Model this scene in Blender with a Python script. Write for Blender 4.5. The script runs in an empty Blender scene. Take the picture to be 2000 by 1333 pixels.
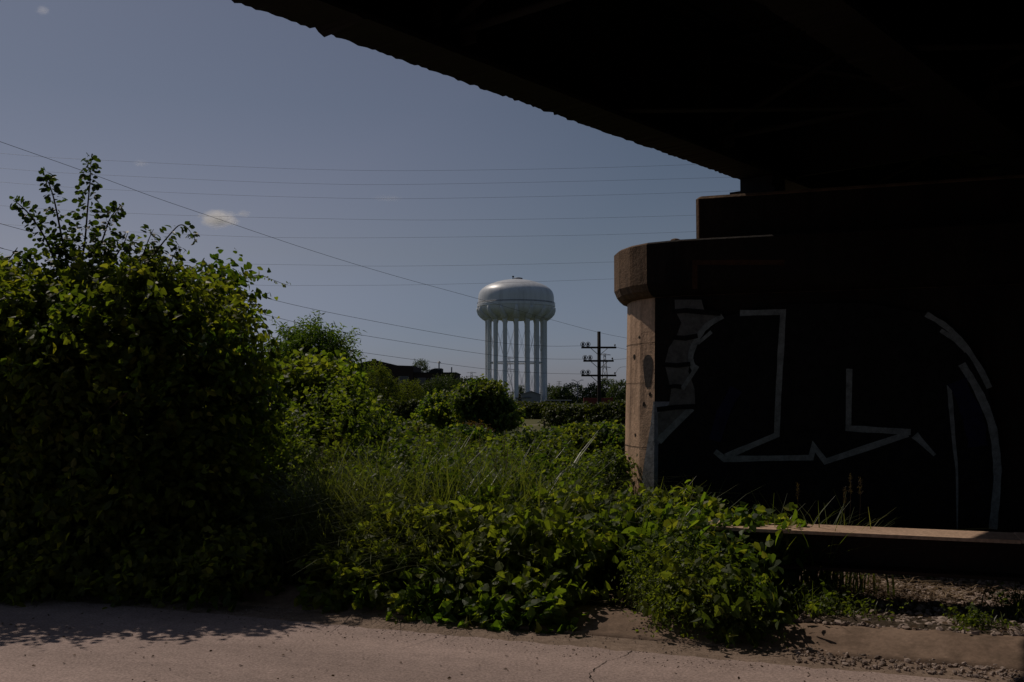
import bpy, math, random
import numpy as np
from mathutils import Vector, noise as mnoise

C = bpy.context.scene
RAD = math.radians

# ------------------------------------------------------------------ camera
F = 1944.0                      # focal length in photograph pixels (35 mm on a 36 mm wide frame)
EYE = 1.6
PITCH = math.atan((775 - 666.5) / F)
cam = bpy.data.cameras.new('camera')
cam.lens = 35.0; cam.sensor_width = 36.0; cam.clip_start = 0.05; cam.clip_end = 9000
cam_o = bpy.data.objects.new('camera', cam)
C.collection.objects.link(cam_o)
cam_o.location = (0, 0, EYE)
cam_o.rotation_euler = (math.pi / 2 + PITCH, 0, 0)
C.camera = cam_o

# ------------------------------------------------------------------ light
SUN_AZ = RAD(43)                # to the left of the view direction
SUN_EL = RAD(49.3)
w = bpy.data.worlds.new('World'); C.world = w; w.use_nodes = True
nt = w.node_tree; nt.nodes.clear()
sky = nt.nodes.new('ShaderNodeTexSky'); sky.sky_type = 'NISHITA'; sky.sun_disc = False
sky.sun_elevation = SUN_EL; sky.sun_rotation = -SUN_AZ
sky.altitude = 200; sky.air_density = 1.0; sky.dust_density = 0.9; sky.ozone_density = 2.2
hs = nt.nodes.new('ShaderNodeHueSaturation'); hs.inputs['Saturation'].default_value = 0.72; hs.inputs['Hue'].default_value = 0.51
hs.inputs['Value'].default_value = 1.0
bg = nt.nodes.new('ShaderNodeBackground'); bg.inputs['Strength'].default_value = 0.1312
wo = nt.nodes.new('ShaderNodeOutputWorld')
nt.links.new(sky.outputs[0], hs.inputs['Color']); tint = nt.nodes.new('ShaderNodeMix'); tint.data_type = 'RGBA'; tint.blend_type = 'MULTIPLY'
tint.inputs[0].default_value = 1.0; tint.inputs[7].default_value = (0.985, 1.0, 1.06, 1)
nt.links.new(hs.outputs[0], tint.inputs[6])
tcw = nt.nodes.new('ShaderNodeTexCoord'); sep = nt.nodes.new('ShaderNodeSeparateXYZ'); nt.links.new(tcw.outputs['Generated'], sep.inputs[0])
rw = nt.nodes.new('ShaderNodeValToRGB'); nt.links.new(sep.outputs['Z'], rw.inputs[0])   # pale city air low over the horizon
for i_, (p_, c_) in enumerate(((0.0, (.84, .76, .98)), (.05, (.80, .74, .90)), (.14, (.762, .694, .69)), (.28, (.625, .625, .625)))):
    e_ = rw.color_ramp.elements[i_] if i_ < 2 else rw.color_ramp.elements.new(p_)
    e_.position = p_; e_.color = (*c_, 1)
air = nt.nodes.new('ShaderNodeMix'); air.data_type = 'RGBA'; air.blend_type = 'MULTIPLY'; air.inputs[0].default_value = 1.0
nt.links.new(tint.outputs[2], air.inputs[6]); nt.links.new(rw.outputs[0], air.inputs[7])
dt = nt.nodes.new('ShaderNodeVectorMath'); dt.operation = 'DOT_PRODUCT'; nt.links.new(tcw.outputs['Generated'], dt.inputs[0])
dt.inputs[1].default_value = (-math.sin(SUN_AZ) * math.cos(SUN_EL), math.cos(SUN_AZ) * math.cos(SUN_EL), math.sin(SUN_EL))
rd = nt.nodes.new('ShaderNodeValToRGB'); nt.links.new(dt.outputs['Value'], rd.inputs[0])
rd.color_ramp.elements[0].position = .56; rd.color_ramp.elements[0].color = (.76, .86, .88, 1)
rd.color_ramp.elements[1].position = .70; rd.color_ramp.elements[1].color = (1, 1, 1, 1)
away = nt.nodes.new('ShaderNodeMix'); away.data_type = 'RGBA'; away.blend_type = 'MULTIPLY'; away.inputs[0].default_value = 1.0
nt.links.new(air.outputs[2], away.inputs[6]); nt.links.new(rd.outputs[0], away.inputs[7]); nt.links.new(away.outputs[2], bg.inputs[0]); nt.links.new(bg.outputs[0], wo.inputs[0])
sl = bpy.data.lights.new('sun', 'SUN'); sl.energy = 5.0; sl.angle = RAD(0.5); sl.color = (1.0, 0.88, 0.76)
so = bpy.data.objects.new('sun', sl); C.collection.objects.link(so)
sun_dir = Vector((-math.sin(SUN_AZ) * math.cos(SUN_EL), math.cos(SUN_AZ) * math.cos(SUN_EL), math.sin(SUN_EL)))
so.rotation_euler = sun_dir.to_track_quat('Z', 'Y').to_euler()
so.location = (-20, 30, 40)
C.view_settings.view_transform = 'Standard'; C.view_settings.look = 'None'
C.view_settings.exposure = -1.5; C.view_settings.gamma = 1.0
C.cycles.max_bounces = 12; C.cycles.diffuse_bounces = 3; C.cycles.glossy_bounces = 2
C.cycles.transmission_bounces = 4; C.cycles.volume_bounces = 12; C.cycles.transparent_max_bounces = 8
C.cycles.caustics_reflective = False; C.cycles.caustics_refractive = False
C.cycles.sample_clamp_indirect = 4.0

# ------------------------------------------------------------------ projection helpers (build-time measuring only)
cp, sp = math.cos(PITCH), math.sin(PITCH)
def ray(px, py):
    x = (px - 1000) / F; v = -(py - 666.5) / F
    return np.array([x, cp - v * sp, sp + v * cp])
def P(px, py, D):
    d = ray(px, py); d = d * (D / d[1]); return np.array([d[0], d[1], d[2] + EYE])
def G(px, py, z):
    d = ray(px, py); t = (z - EYE) / d[2]; return np.array([d[0] * t, d[1] * t, z])
TH = RAD(20)
U = np.array([math.cos(TH), -math.sin(TH), 0.0])     # along the road, to the right
N = np.array([math.sin(TH), math.cos(TH), 0.0])      # away from the road
def W(a, s, z): return U * a + N * s + np.array([0, 0, z])
def on_wall(px, py, s):
    d = ray(px, py); t = s / (d[0] * N[0] + d[1] * N[1]); p = d * t
    return float(p @ U), float(p[2] + EYE)
def sm(t): t = np.clip(t, 0, 1); return t * t * (3 - 2 * t)
def hgt(x, y):
    s = x * N[0] + y * N[1]
    z = np.where(s < 6.99, -0.03, 0.085)
    z = np.where(s > 9.0, 0.085 - 0.685 * sm((s - 9.0) / 17.0), z)
    return z

# ------------------------------------------------------------------ scene graph helpers
def tag(o, label=None, cat=None, group=None, kind=None):
    if label: o['label'] = label
    if cat: o['category'] = cat
    if group: o['group'] = group
    if kind: o['kind'] = kind
    return o
def thing(name, label, cat, loc=(0, 0, 0), group=None, rz=0.0):
    o = bpy.data.objects.new(name, None); C.collection.objects.link(o)
    o.empty_display_size = 0.2
    o.location = [float(v) for v in loc]; o.rotation_euler = (0, 0, rz)
    return tag(o, label, cat, group)

class MB:
    def __init__(s): s.v = []; s.f = []; s.sm = []
    def add(s, vs, fs, smooth=False):
        b = len(s.v); s.v += [tuple(float(c) for c in q) for q in vs]
        s.f += [tuple(i + b for i in f) for f in fs]; s.sm += [smooth] * len(fs)
    def box(s, c, size, ax=None):
        ax = ax or ((1, 0, 0), (0, 1, 0), (0, 0, 1))
        A = [np.array(q, float) * size[i] / 2 for i, q in enumerate(ax)]; c = np.array(c, float)
        vs = [c + A[0] * i + A[1] * j + A[2] * k for k in (-1, 1) for j in (-1, 1) for i in (-1, 1)]
        s.add(vs, [(0, 2, 3, 1), (4, 5, 7, 6), (0, 1, 5, 4), (2, 6, 7, 3), (0, 4, 6, 2), (1, 3, 7, 5)])
    def cbox(s, c, size, ch, ax=None):
        """box with chamfered vertical and top edges"""
        ax = ax or ((1, 0, 0), (0, 1, 0), (0, 0, 1))
        A = [np.array(q, float) for q in ax]; c = np.array(c, float)
        hx, hy, hz = [q / 2 for q in size]
        def ring(hx, hy, z, k):
            pts = [(-hx + k, -hy), (hx - k, -hy), (hx, -hy + k), (hx, hy - k), (hx - k, hy), (-hx + k, hy), (-hx, hy - k), (-hx, -hy + k)]
            return [c + A[0] * p[0] + A[1] * p[1] + A[2] * z for p in pts]
        R = [ring(hx, hy, -hz, ch), ring(hx, hy, hz - ch, ch), ring(hx - ch, hy - ch, hz, ch)]
        s.rings(R, True, True)
    def rings(s, R, cap0=True, cap1=True, smooth=False, closed=True):
        n = len(R[0]); vs = [q for r in R for q in r]; fs = []
        for i in range(len(R) - 1):
            for j in range(n if closed else n - 1):
                k = (j + 1) % n
                fs.append((i * n + j, i * n + k, (i + 1) * n + k, (i + 1) * n + j))
        b = len(s.v); s.add(vs, fs, smooth)
        if cap0: s.f.append(tuple(b + j for j in reversed(range(n)))); s.sm.append(False)
        if cap1: s.f.append(tuple(b + (len(R) - 1) * n + j for j in range(n))); s.sm.append(False)
    def tube(s, pts, r, seg=6, caps=True):
        pts = [np.array(p, float) for p in pts]; R = []
        rr = r if hasattr(r, '__len__') else [r] * len(pts)
        prev = None
        for i, p in enumerate(pts):
            t = pts[min(i + 1, len(pts) - 1)] - pts[max(i - 1, 0)]
            t = t / (np.linalg.norm(t) + 1e-9)
            if prev is None:
                ref = np.array([0, 0, 1.0]) if abs(t[2]) < 0.9 else np.array([1.0, 0, 0])
            else: ref = prev
            b = np.cross(t, ref); b /= np.linalg.norm(b) + 1e-9; a = np.cross(b, t); prev = a
            R.append([p + rr[i] * (a * math.cos(q) + b * math.sin(q)) for q in [2 * math.pi * k / seg for k in range(seg)]])
        s.rings(R, caps, caps, True)
    def lathe(s, prof, c=(0, 0, 0), seg=24, smooth=True, caps=True):
        R = [[(c[0] + r * math.cos(2 * math.pi * k / seg), c[1] + r * math.sin(2 * math.pi * k / seg), c[2] + z) for k in range(seg)] for r, z in prof]
        s.rings(R, caps, caps, smooth)
    def prism(s, outline, off):
        """outline: list of 3-D points (planar), extruded by vector off"""
        o = [np.array(p, float) for p in outline]; off = np.array(off, float); n = len(o)
        s.add(o + [p + off for p in o], [tuple(reversed(range(n)))] + [tuple(range(n, 2 * n))] + [(i, (i + 1) % n, n + (i + 1) % n, n + i) for i in range(n)])
    def build(s, name, mat, parent=None, kind=None):
        me = bpy.data.meshes.new(name); me.from_pydata(s.v, [], s.f)
        me.polygons.foreach_set('use_smooth', s.sm); me.materials.append(mat)
        me.validate(); me.update()
        o = bpy.data.objects.new(name, me); C.collection.objects.link(o)
        if parent is not None:
            o.parent = parent
            o.matrix_parent_inverse = parent_matrix(parent).inverted()
        if kind: o['kind'] = kind
        return o
def parent_matrix(o):
    m = o.matrix_basis.copy()
    if o.parent: m = parent_matrix(o.parent) @ o.matrix_parent_inverse @ m
    return m
def np_mesh(name, V, Q, mat, parent=None, kind=None, smooth=False):
    """V (n,3) float, Q (m,k) int faces with k corners"""
    me = bpy.data.meshes.new(name)
    V = np.ascontiguousarray(V, dtype=np.float32); Q = np.ascontiguousarray(Q, dtype=np.int32)
    m, k = Q.shape
    me.vertices.add(len(V)); me.vertices.foreach_set('co', V.ravel())
    me.loops.add(m * k); me.loops.foreach_set('vertex_index', Q.ravel())
    me.polygons.add(m); me.polygons.foreach_set('loop_start', np.arange(0, m * k, k, dtype=np.int32))
    me.polygons.foreach_set('use_smooth', np.full(m, smooth, dtype=bool))
    me.materials.append(mat); me.update(calc_edges=True)
    o = bpy.data.objects.new(name, me); C.collection.objects.link(o)
    if parent is not None:
        o.parent = parent; o.matrix_parent_inverse = parent_matrix(parent).inverted()
    if kind: o['kind'] = kind
    return o
def dup(o, parent=None):
    c = o.copy(); C.collection.objects.link(c)
    if parent is not None: c.parent = parent
    for ch in list(o.children): dup(ch, c)
    return c

# ------------------------------------------------------------------ materials
class NT:
    def __init__(s, name):
        s.m = bpy.data.materials.new(name); s.m.use_nodes = True; s.t = s.m.node_tree; s.t.nodes.clear()
        s.out = s.n('ShaderNodeOutputMaterial')
    def n(s, typ, **kw):
        q = s.t.nodes.new(typ)
        for k, v in kw.items(): setattr(q, k, v)
        return q
    def l(s, a, b): s.t.links.new(a, b)
    def coord(s, scale=(1, 1, 1)):
        g = s.n('ShaderNodeNewGeometry'); mp = s.n('ShaderNodeMapping'); mp.inputs['Scale'].default_value = scale
        s.l(g.outputs['Position'], mp.inputs[0]); return mp.outputs[0]
    def noise(s, scale, detail=4, rough=0.6, co=None):
        q = s.n('ShaderNodeTexNoise'); q.inputs['Scale'].default_value = scale; q.inputs['Detail'].default_value = detail
        q.inputs['Roughness'].default_value = rough; s.l(co or s.coord(), q.inputs['Vector']); return q.outputs['Fac']
    def ramp(s, fac, stops):
        q = s.n('ShaderNodeValToRGB'); e = q.color_ramp.elements
        while len(e) < len(stops): e.new(0.5)
        for i, (p, c) in enumerate(stops):
            e[i].position = p; e[i].color = (c[0], c[1], c[2], 1) if hasattr(c, '__len__') else (c, c, c, 1)
        s.l(fac, q.inputs[0]); return q.outputs[0]
    def mix(s, fac, a, b, mode='MIX'):
        q = s.n('ShaderNodeMix', data_type='RGBA', blend_type=mode)
        for sock, v in ((0, fac), (6, a), (7, b)):
            if hasattr(v, 'is_output') or isinstance(v, bpy.types.NodeSocket): s.l(v, q.inputs[sock])
            elif hasattr(v, '__len__'): q.inputs[sock].default_value = (*v, 1)
            else: q.inputs[sock].default_value = v
        return q.outputs[2]
    def bump(s, h, strength=0.4, dist=0.02):
        q = s.n('ShaderNodeBump'); q.inputs['Strength'].default_value = strength; q.inputs['Distance'].default_value = dist
        s.l(h, q.inputs['Height']); return q.outputs[0]
    def pbr(s, col, rough=0.8, spec=0.3, metal=0.0, normal=None):
        b = s.n('ShaderNodeBsdfPrincipled')
        if isinstance(col, bpy.types.NodeSocket): s.l(col, b.inputs['Base Color'])
        else: b.inputs['Base Color'].default_value = (*col, 1)
        if isinstance(rough, bpy.types.NodeSocket): s.l(rough, b.inputs['Roughness'])
        else: b.inputs['Roughness'].default_value = rough
        b.inputs['Specular IOR Level'].default_value = spec; b.inputs['Metallic'].default_value = metal
        if normal: s.l(normal, b.inputs['Normal'])
        return b.outputs[0]
    def done(s, sh): s.l(sh, s.out.inputs['Surface']); return s.m

def mat_simple(name, col, rough=0.7, spec=0.3, metal=0.0, var=0.25, scale=3.0, bump=0.0):
    t = NT(name); f = t.noise(scale, 5, 0.65)
    c = t.ramp(f, [(0.25, [q * (1 - var) for q in col]), (0.75, [min(1, q * (1 + var)) for q in col])])
    nrm = t.bump(t.noise(scale * 12, 3), bump, 0.01) if bump else None
    return t.done(t.pbr(c, rough, spec, metal, nrm))

def mat_leaf(name, c1, c2, c3, trans=0.52, patch=0.8, rough=0.5, spec=0.2):
    """leaf blades: each leaf has its own tint, neighbouring plants their own hue; light passes through the blade"""
    t = NT(name); g = t.n('ShaderNodeNewGeometry')
    rnd = g.outputs['Random Per Island']
    base = t.ramp(rnd, [(0.0, [q * .7 for q in c1]), (0.45, c1), (0.7, c2), (1.0, c3)])
    pf = t.ramp(t.noise(patch, 2, 0.5), [(0.35, 0), (0.68, 1)])
    alt = t.mix(0.5, base, c3)
    col = t.mix(pf, base, alt)
    d = t.pbr(col, rough, spec)
    tr = t.n('ShaderNodeBsdfTranslucent')
    tc = t.mix(1.0, col, (3.2, 3.25, 0.7), 'MULTIPLY'); t.l(tc, tr.inputs[0])
    mx = t.n('ShaderNodeMixShader'); mx.inputs[0].default_value = trans
    t.l(d, mx.inputs[1]); t.l(tr.outputs[0], mx.inputs[2])
    return t.done(mx.outputs[0])

def mat_concrete(name, c1, c2, stain, grain=1.0, bump=0.5):
    t = NT(name); co = t.coord(); st = t.coord((1.2, 1.2, 0.18))
    big = t.noise(1.1, 6, 0.65, co); fine = t.noise(28, 4, 0.7, co)
    base = t.ramp(big, [(0.3, c1), (0.7, c2)])
    streak = t.ramp(t.noise(3.2, 5, 0.7, st), [(0.45, 0), (0.72, 1)])
    base = t.mix(streak, base, stain)
    pit = t.n('ShaderNodeTexVoronoi'); pit.inputs['Scale'].default_value = 22; t.l(co, pit.inputs['Vector'])
    hole = t.ramp(pit.outputs['Distance'], [(0.05, 0.0), (0.16, 1.0)])
    hm = t.ramp(t.noise(7, 3, 0.6, co), [(0.5, 1.0), (0.62, 0.0)])
    hh = t.mix(hm, hole, (1, 1, 1))
    gl = t.ramp(fine, [(0.25, 0.72), (0.75, 1.2)])
    base = t.mix(1.0, base, gl, 'MULTIPLY')
    hb = t.n('ShaderNodeMath', operation='MULTIPLY'); t.l(fine, hb.inputs[0]); t.l(hh, hb.inputs[1])
    h2 = t.n('ShaderNodeMath', operation='MULTIPLY_ADD'); h2.inputs[1].default_value = 2.5
    t.l(t.noise(6, 6, 0.7, co), h2.inputs[0]); t.l(hb.outputs[0], h2.inputs[2])
    return t.done(t.pbr(base, 0.92, 0.2, 0, t.bump(h2.outputs[0], bump, 0.02)))

def mat_road():
    t = NT('road_concrete'); co = t.coord()
    big = t.noise(0.55, 5, 0.6, co); fine = t.noise(55, 4, 0.75, co); mid = t.noise(9, 5, 0.65, co)
    c = t.ramp(big, [(0.3, (0.36, 0.27, 0.235)), (0.7, (0.47, 0.355, 0.315))])
    c = t.mix(1.0, c, t.ramp(fine, [(0.3, 0.55), (0.7, 1.42)]), 'MULTIPLY')
    c = t.mix(1.0, c, t.ramp(mid, [(0.3, 0.86), (0.7, 1.1)]), 'MULTIPLY')
    v = t.n('ShaderNodeTexVoronoi'); v.inputs['Scale'].default_value = 11; t.l(co, v.inputs['Vector'])
    sp_ = t.ramp(v.outputs['Distance'], [(0.035, 1), (0.075, 0)])
    gate = t.ramp(t.noise(5, 2, 0.5, co), [(0.5, 0), (0.56, 1)])
    k = t.mix(1.0, sp_, gate, 'MULTIPLY')
    c = t.mix(k, c, (0.06, 0.045, 0.04))
    # long tyre-worn streaks along the carriageway
    rot = t.n('ShaderNodeVectorRotate'); rot.rotation_type = 'Z_AXIS'; rot.inputs['Angle'].default_value = TH
    g = t.n('ShaderNodeNewGeometry'); t.l(g.outputs['Position'], rot.inputs[0])
    mp = t.n('ShaderNodeMapping'); mp.inputs['Scale'].default_value = (0.12, 1.6, 1); t.l(rot.outputs[0], mp.inputs[0])
    stq = t.ramp(t.noise(1.0, 4, 0.6, mp.outputs[0]), [(0.35, 0.86), (0.65, 1.07)])
    c = t.mix(1.0, c, stq, 'MULTIPLY')
    return t.done(t.pbr(c, 0.9, 0.25, 0, t.bump(fine, 0.5, 0.008)))

def mat_gutter():
    t = NT('gritty_shoulder'); co = t.coord()
    fine = t.noise(120, 3, 0.75, co); mid = t.noise(14, 5, 0.7, co); big = t.noise(1.6, 4, 0.6, co)
    c = t.ramp(mid, [(0.3, (0.19, 0.135, 0.10)), (0.7, (0.33, 0.245, 0.19))])
    c = t.mix(1.0, c, t.ramp(fine, [(0.3, 0.55), (0.7, 1.4)]), 'MULTIPLY')
    c = t.mix(1.0, c, t.ramp(big, [(0.3, 0.8), (0.7, 1.15)]), 'MULTIPLY')
    return t.done(t.pbr(c, 0.95, 0.15, 0, t.bump(fine, 0.3, 0.01)))

def mat_ground():
    t = NT('ground_soil'); co = t.coord()
    fine = t.noise(40, 4, 0.7, co); big = t.noise(0.35, 5, 0.65, co)
    soil = t.ramp(fine, [(0.3, (0.045, 0.033, 0.022)), (0.7, (0.13, 0.10, 0.072))])
    grass = t.ramp(t.noise(3, 5, 0.7, co), [(0.3, (0.03, 0.042, 0.012)), (0.7, (0.075, 0.085, 0.026))])
    # soil beside the road, rough grass over the field
    vr = t.n('ShaderNodeVectorRotate'); vr.rotation_type = 'Z_AXIS'; vr.inputs['Angle'].default_value = TH
    g = t.n('ShaderNodeNewGeometry'); t.l(g.outputs['Position'], vr.inputs[0])
    sx = t.n('ShaderNodeSeparateXYZ'); t.l(vr.outputs[0], sx.inputs[0])
    mr = t.n('ShaderNodeMapRange'); mr.inputs['From Min'].default_value = 8.5; mr.inputs['From Max'].default_value = 13
    t.l(sx.outputs['Y'], mr.inputs['Value'])
    c = t.mix(mr.outputs[0], soil, grass)
    c = t.mix(1.0, c, t.ramp(big, [(0.3, 0.75), (0.7, 1.2)]), 'MULTIPLY')
    return t.done(t.pbr(c, 0.95, 0.1, 0, t.bump(fine, 0.6, 0.03)))

def mat_steel(name, c1, c2, rough=0.75):
    t = NT(name); co = t.coord()
    f = t.noise(2.2, 7, 0.72, co); g = t.noise(35, 4, 0.7, co)
    c = t.ramp(f, [(0.35, c1), (0.65, c2)])
    c = t.mix(1.0, c, t.ramp(g, [(0.3, 0.7), (0.7, 1.25)]), 'MULTIPLY')
    return t.done(t.pbr(c, rough, 0.3, 0, t.bump(g, 0.5, 0.01)))

def mat_tower():
    t = NT('white_tank_paint'); co = t.coord(); st = t.coord((1.0, 1.0, 0.06))
    f = t.ramp(t.noise(0.55, 5, 0.65, st), [(0.42, 0), (0.78, 1)])
    c = t.mix(f, (0.76, 0.79, 0.81), (0.55, 0.565, 0.57))
    return t.done(t.pbr(c, 0.38, 0.5, 0, t.bump(t.noise(0.4, 2, 0.4, co), 0.05, 0.2)))

def mat_paint(name, col, wear):
    t = NT(name); co = t.coord()
    f = t.ramp(t.noise(13, 6, 0.8, co), [(0.5 - wear * 0.12, 1), (0.5 + wear * 0.16, 0.18)])
    c = t.mix(f, [q * 0.35 for q in col], col)
    return t.done(t.pbr(c, 0.8, 0.2, 0, t.bump(t.noise(30, 4), 0.3, 0.01)))

M = {}
M['road'] = mat_road(); M['gutter'] = mat_gutter(); M['ground'] = mat_ground()
M['kerb'] = mat_concrete('kerb_concrete', (0.23, 0.155, 0.110), (0.32, 0.225, 0.165), (0.14, 0.097, 0.068), bump=0.15)
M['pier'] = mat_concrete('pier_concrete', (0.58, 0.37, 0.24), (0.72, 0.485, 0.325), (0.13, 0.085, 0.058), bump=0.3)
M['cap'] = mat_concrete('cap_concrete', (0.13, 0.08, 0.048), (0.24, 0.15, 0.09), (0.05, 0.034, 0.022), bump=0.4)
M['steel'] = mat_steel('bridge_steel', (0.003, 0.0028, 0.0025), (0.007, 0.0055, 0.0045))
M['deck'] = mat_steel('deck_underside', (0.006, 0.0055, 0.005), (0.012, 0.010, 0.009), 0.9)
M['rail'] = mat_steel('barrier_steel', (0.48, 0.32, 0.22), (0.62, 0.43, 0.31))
M['railweb'] = mat_steel('shaded_barrier_rust', (0.014, 0.007, 0.005), (0.03, 0.013, 0.008))  # rust brown darkened: shade of the beam's front put into its colour
M['tower'] = mat_tower()
M['pole'] = mat_simple('pole_timber', (0.035, 0.027, 0.022), 0.85, 0.15)
M['porcelain'] = mat_simple('insulator_glaze', (0.05, 0.045, 0.045), 0.3, 0.5)
M['wire'] = mat_simple('wire_metal', (0.06, 0.06, 0.065), 0.5, 0.4)
M['galv'] = mat_simple('galvanised_steel', (0.23, 0.235, 0.25), 0.55, 0.4)
M['brick'] = mat_simple('dark_brick', (0.045, 0.03, 0.026), 0.9, 0.15, scale=0.8)
M['roof'] = mat_simple('roof_felt', (0.03, 0.03, 0.032), 0.9, 0.15)
M['pane'] = mat_simple('window_glass', (0.02, 0.025, 0.03), 0.15, 0.6)
M['paleclad'] = mat_simple('pale_cladding', (0.34, 0.33, 0.31), 0.7, 0.3)
M['white'] = mat_simple('white_paint', (0.72, 0.72, 0.72), 0.45, 0.4, var=0.08)
M['redpaint'] = mat_simple('dark_red_paint', (0.16, 0.03, 0.022), 0.6, 0.3)
M['black'] = mat_simple('black_rubber', (0.018, 0.018, 0.018), 0.8, 0.2)
M['bark'] = mat_simple('bark', (0.075, 0.055, 0.04), 0.9, 0.1, scale=8, bump=0.5)
M['stem'] = mat_simple('green_stem', (0.07, 0.075, 0.03), 0.7, 0.2)
M['stone'] = mat_leaf('gravel_stone', (0.22, 0.165, 0.135), (0.36, 0.275, 0.225), (0.46, 0.37, 0.32), 0.0, rough=0.9, spec=0.15)
M['straw'] = mat_leaf('dry_straw', (0.16, 0.10, 0.06), (0.27, 0.18, 0.11), (0.36, 0.27, 0.18), 0.1, rough=0.8, spec=0.2)
M['litter'] = mat_leaf('dead_leaf', (0.05, 0.032, 0.02), (0.09, 0.055, 0.032), (0.15, 0.10, 0.06), 0.05, rough=0.85, spec=0.15)
M['shrubleaf'] = mat_leaf('shrub_leaf', (0.0342, 0.0646, 0.0171), (0.0646, 0.1077, 0.0228), (0.17, 0.17, 0.0424), 0.52)
M['saplingleaf'] = mat_leaf('sapling_leaf', (0.0154, 0.03, 0.0088), (0.0264, 0.0485, 0.0123), (0.044, 0.067, 0.0141), 0.35, spec=0.5)
M['vineleaf'] = mat_leaf('vine_leaf', (0.047, 0.0888, 0.0173), (0.0783, 0.135, 0.0241), (0.17, 0.17, 0.048), 0.52, rough=0.5, spec=0.22)
M['clumpleaf'] = mat_leaf('clump_leaf', (0.0324, 0.0636, 0.0178), (0.0583, 0.103, 0.0268), (0.1657, 0.17, 0.0497), 0.42)
M['weedleaf'] = mat_leaf('weed_leaf', (0.034, 0.0608, 0.0157), (0.0534, 0.0912, 0.0203), (0.1442, 0.17, 0.0437), 0.42)
M['grass'] = mat_leaf('grass_blade', (0.043, 0.0652, 0.0162), (0.0745, 0.1011, 0.027), (0.1275, 0.138, 0.0675), 0.32, rough=0.4, spec=0.4)
M['treeleaf'] = mat_leaf('tree_leaf', (0.0284, 0.0574, 0.0184), (0.051, 0.0877, 0.025), (0.0922, 0.1266, 0.0332), 0.52)
M['yellowleaf'] = mat_leaf('yellow_green_leaf', (0.0437, 0.0602, 0.014), (0.07, 0.0925, 0.021), (0.09, 0.102, 0.0292), 0.52)
M['hedgeleaf'] = mat_leaf('hedge_leaf', (0.026, 0.040, 0.011), (0.045, 0.062, 0.015), (0.10, 0.11, 0.028), 0.22)
M['farleaf'] = mat_leaf('far_leaf', (0.0286, 0.0485, 0.0176), (0.044, 0.0693, 0.0229), (0.066, 0.0878, 0.0264), 0.25)
M['rustleaf'] = mat_leaf('rusty_leaf', (0.05, 0.028, 0.014), (0.075, 0.042, 0.018), (0.10, 0.065, 0.025), 0.3)
M['seed'] = mat_leaf('seed_head', (0.06, 0.042, 0.028), (0.09, 0.065, 0.042), (0.13, 0.10, 0.065), 0.2)
M['lawn'] = mat_simple('mown_grass', (0.12, 0.115, 0.045), 0.95, 0.1, scale=1.5)
M['track'] = mat_simple('worn_track', (0.28, 0.24, 0.17), 0.95, 0.1)
M['crack'] = mat_simple('crack_dirt', (0.03, 0.024, 0.02), 0.95, 0.1)
M['gblack'] = mat_paint('black_spray_paint', (0.010, 0.010, 0.011), 0.3)
M['gwhite'] = mat_paint('pale_spray_paint', (0.24, 0.275, 0.28), 0.9)
M['pier_shade'] = mat_concrete('painted_wall_shade', (0.012, 0.0095, 0.008), (0.024, 0.018, 0.014), (0.006, 0.005, 0.0045))  # near-black concrete, the pier's shade put into its colour
M['gpale'] = mat_paint('thin_pale_paint', (0.15, 0.155, 0.15), 1.0)
M['blotch'] = mat_paint('dark_blotch', (0.075, 0.062, 0.055), 0.9)
M['gblue'] = mat_paint('blue_spray_paint', (0.012, 0.013, 0.045), 0.9)
M['gbluewhite'] = mat_paint('blue_white_spray_paint', (0.24, 0.25, 0.27), 0.9)
M['gbrown'] = mat_paint('brown_spray_paint', (0.07, 0.032, 0.014), 0.9)

# ------------------------------------------------------------------ setting: ground, road, kerb
rng = np.random.default_rng(7)
random.seed(7)
def wave(p, seed, k):
    """cheap smooth pseudo-noise, about -1..1"""
    r = np.random.default_rng(seed); out = np.zeros(len(p))
    for i in range(5):
        d = r.normal(size=p.shape[1]); d /= np.linalg.norm(d)
        out += np.sin(p @ d * k * (0.6 + 0.5 * i) + r.uniform(0, 6.28)) / (1 + 0.45 * i)
    return out / 2.2

ss = np.unique(np.concatenate([np.linspace(-60, 6.0, 8), [6.6, 6.8, 6.98, 7.0], np.linspace(7.1, 12, 18), np.linspace(12.5, 40, 28), np.geomspace(45, 3200, 24)]))
aa = np.unique(np.concatenate([-np.geomspace(14, 2600, 18), np.linspace(-13, 13, 66), np.geomspace(14, 2600, 18)]))
A_, S_ = np.meshgrid(aa, ss)
gx = U[0] * A_ + N[0] * S_; gy = U[1] * A_ + N[1] * S_
gz = hgt(gx, gy) + np.where((S_ > 7.0) & (S_ < 60), 0.035 * wave(np.stack([gx.ravel(), gy.ravel()], 1), 3, 1.9).reshape(gx.shape), 0)
Vg = np.stack([gx, gy, gz], -1).reshape(-1, 3); n_a = len(aa)
ii, jj = np.meshgrid(np.arange(len(ss) - 1), np.arange(n_a - 1), indexing='ij'); b0 = (ii * n_a + jj).ravel()
tag(np_mesh('ground', Vg, np.stack([b0, b0 + 1, b0 + n_a + 1, b0 + n_a], 1), M['ground'], smooth=True), kind='structure')

def strip(name, mat, a0, a1, s0, s1, z, na=60, jit=0.0):
    aa = np.linspace(a0, a1, na); v = []; r = np.random.default_rng(5)
    for a in aa: v += [W(a, s0, z), W(a, s1 + (r.normal() * jit), z)]
    b = np.arange(na - 1) * 2
    return np_mesh(name, np.array(v), np.stack([b, b + 2, b + 3, b + 1], 1), mat)
tag(strip('road', M['road'], -120, 120, -5.4, 6.24, 0.0, 3000, 0.012), kind='structure')
tag(strip('road_shoulder', M['gutter'], -120, 120, 5.9, 6.62, -0.004, 40), kind='structure')
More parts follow.
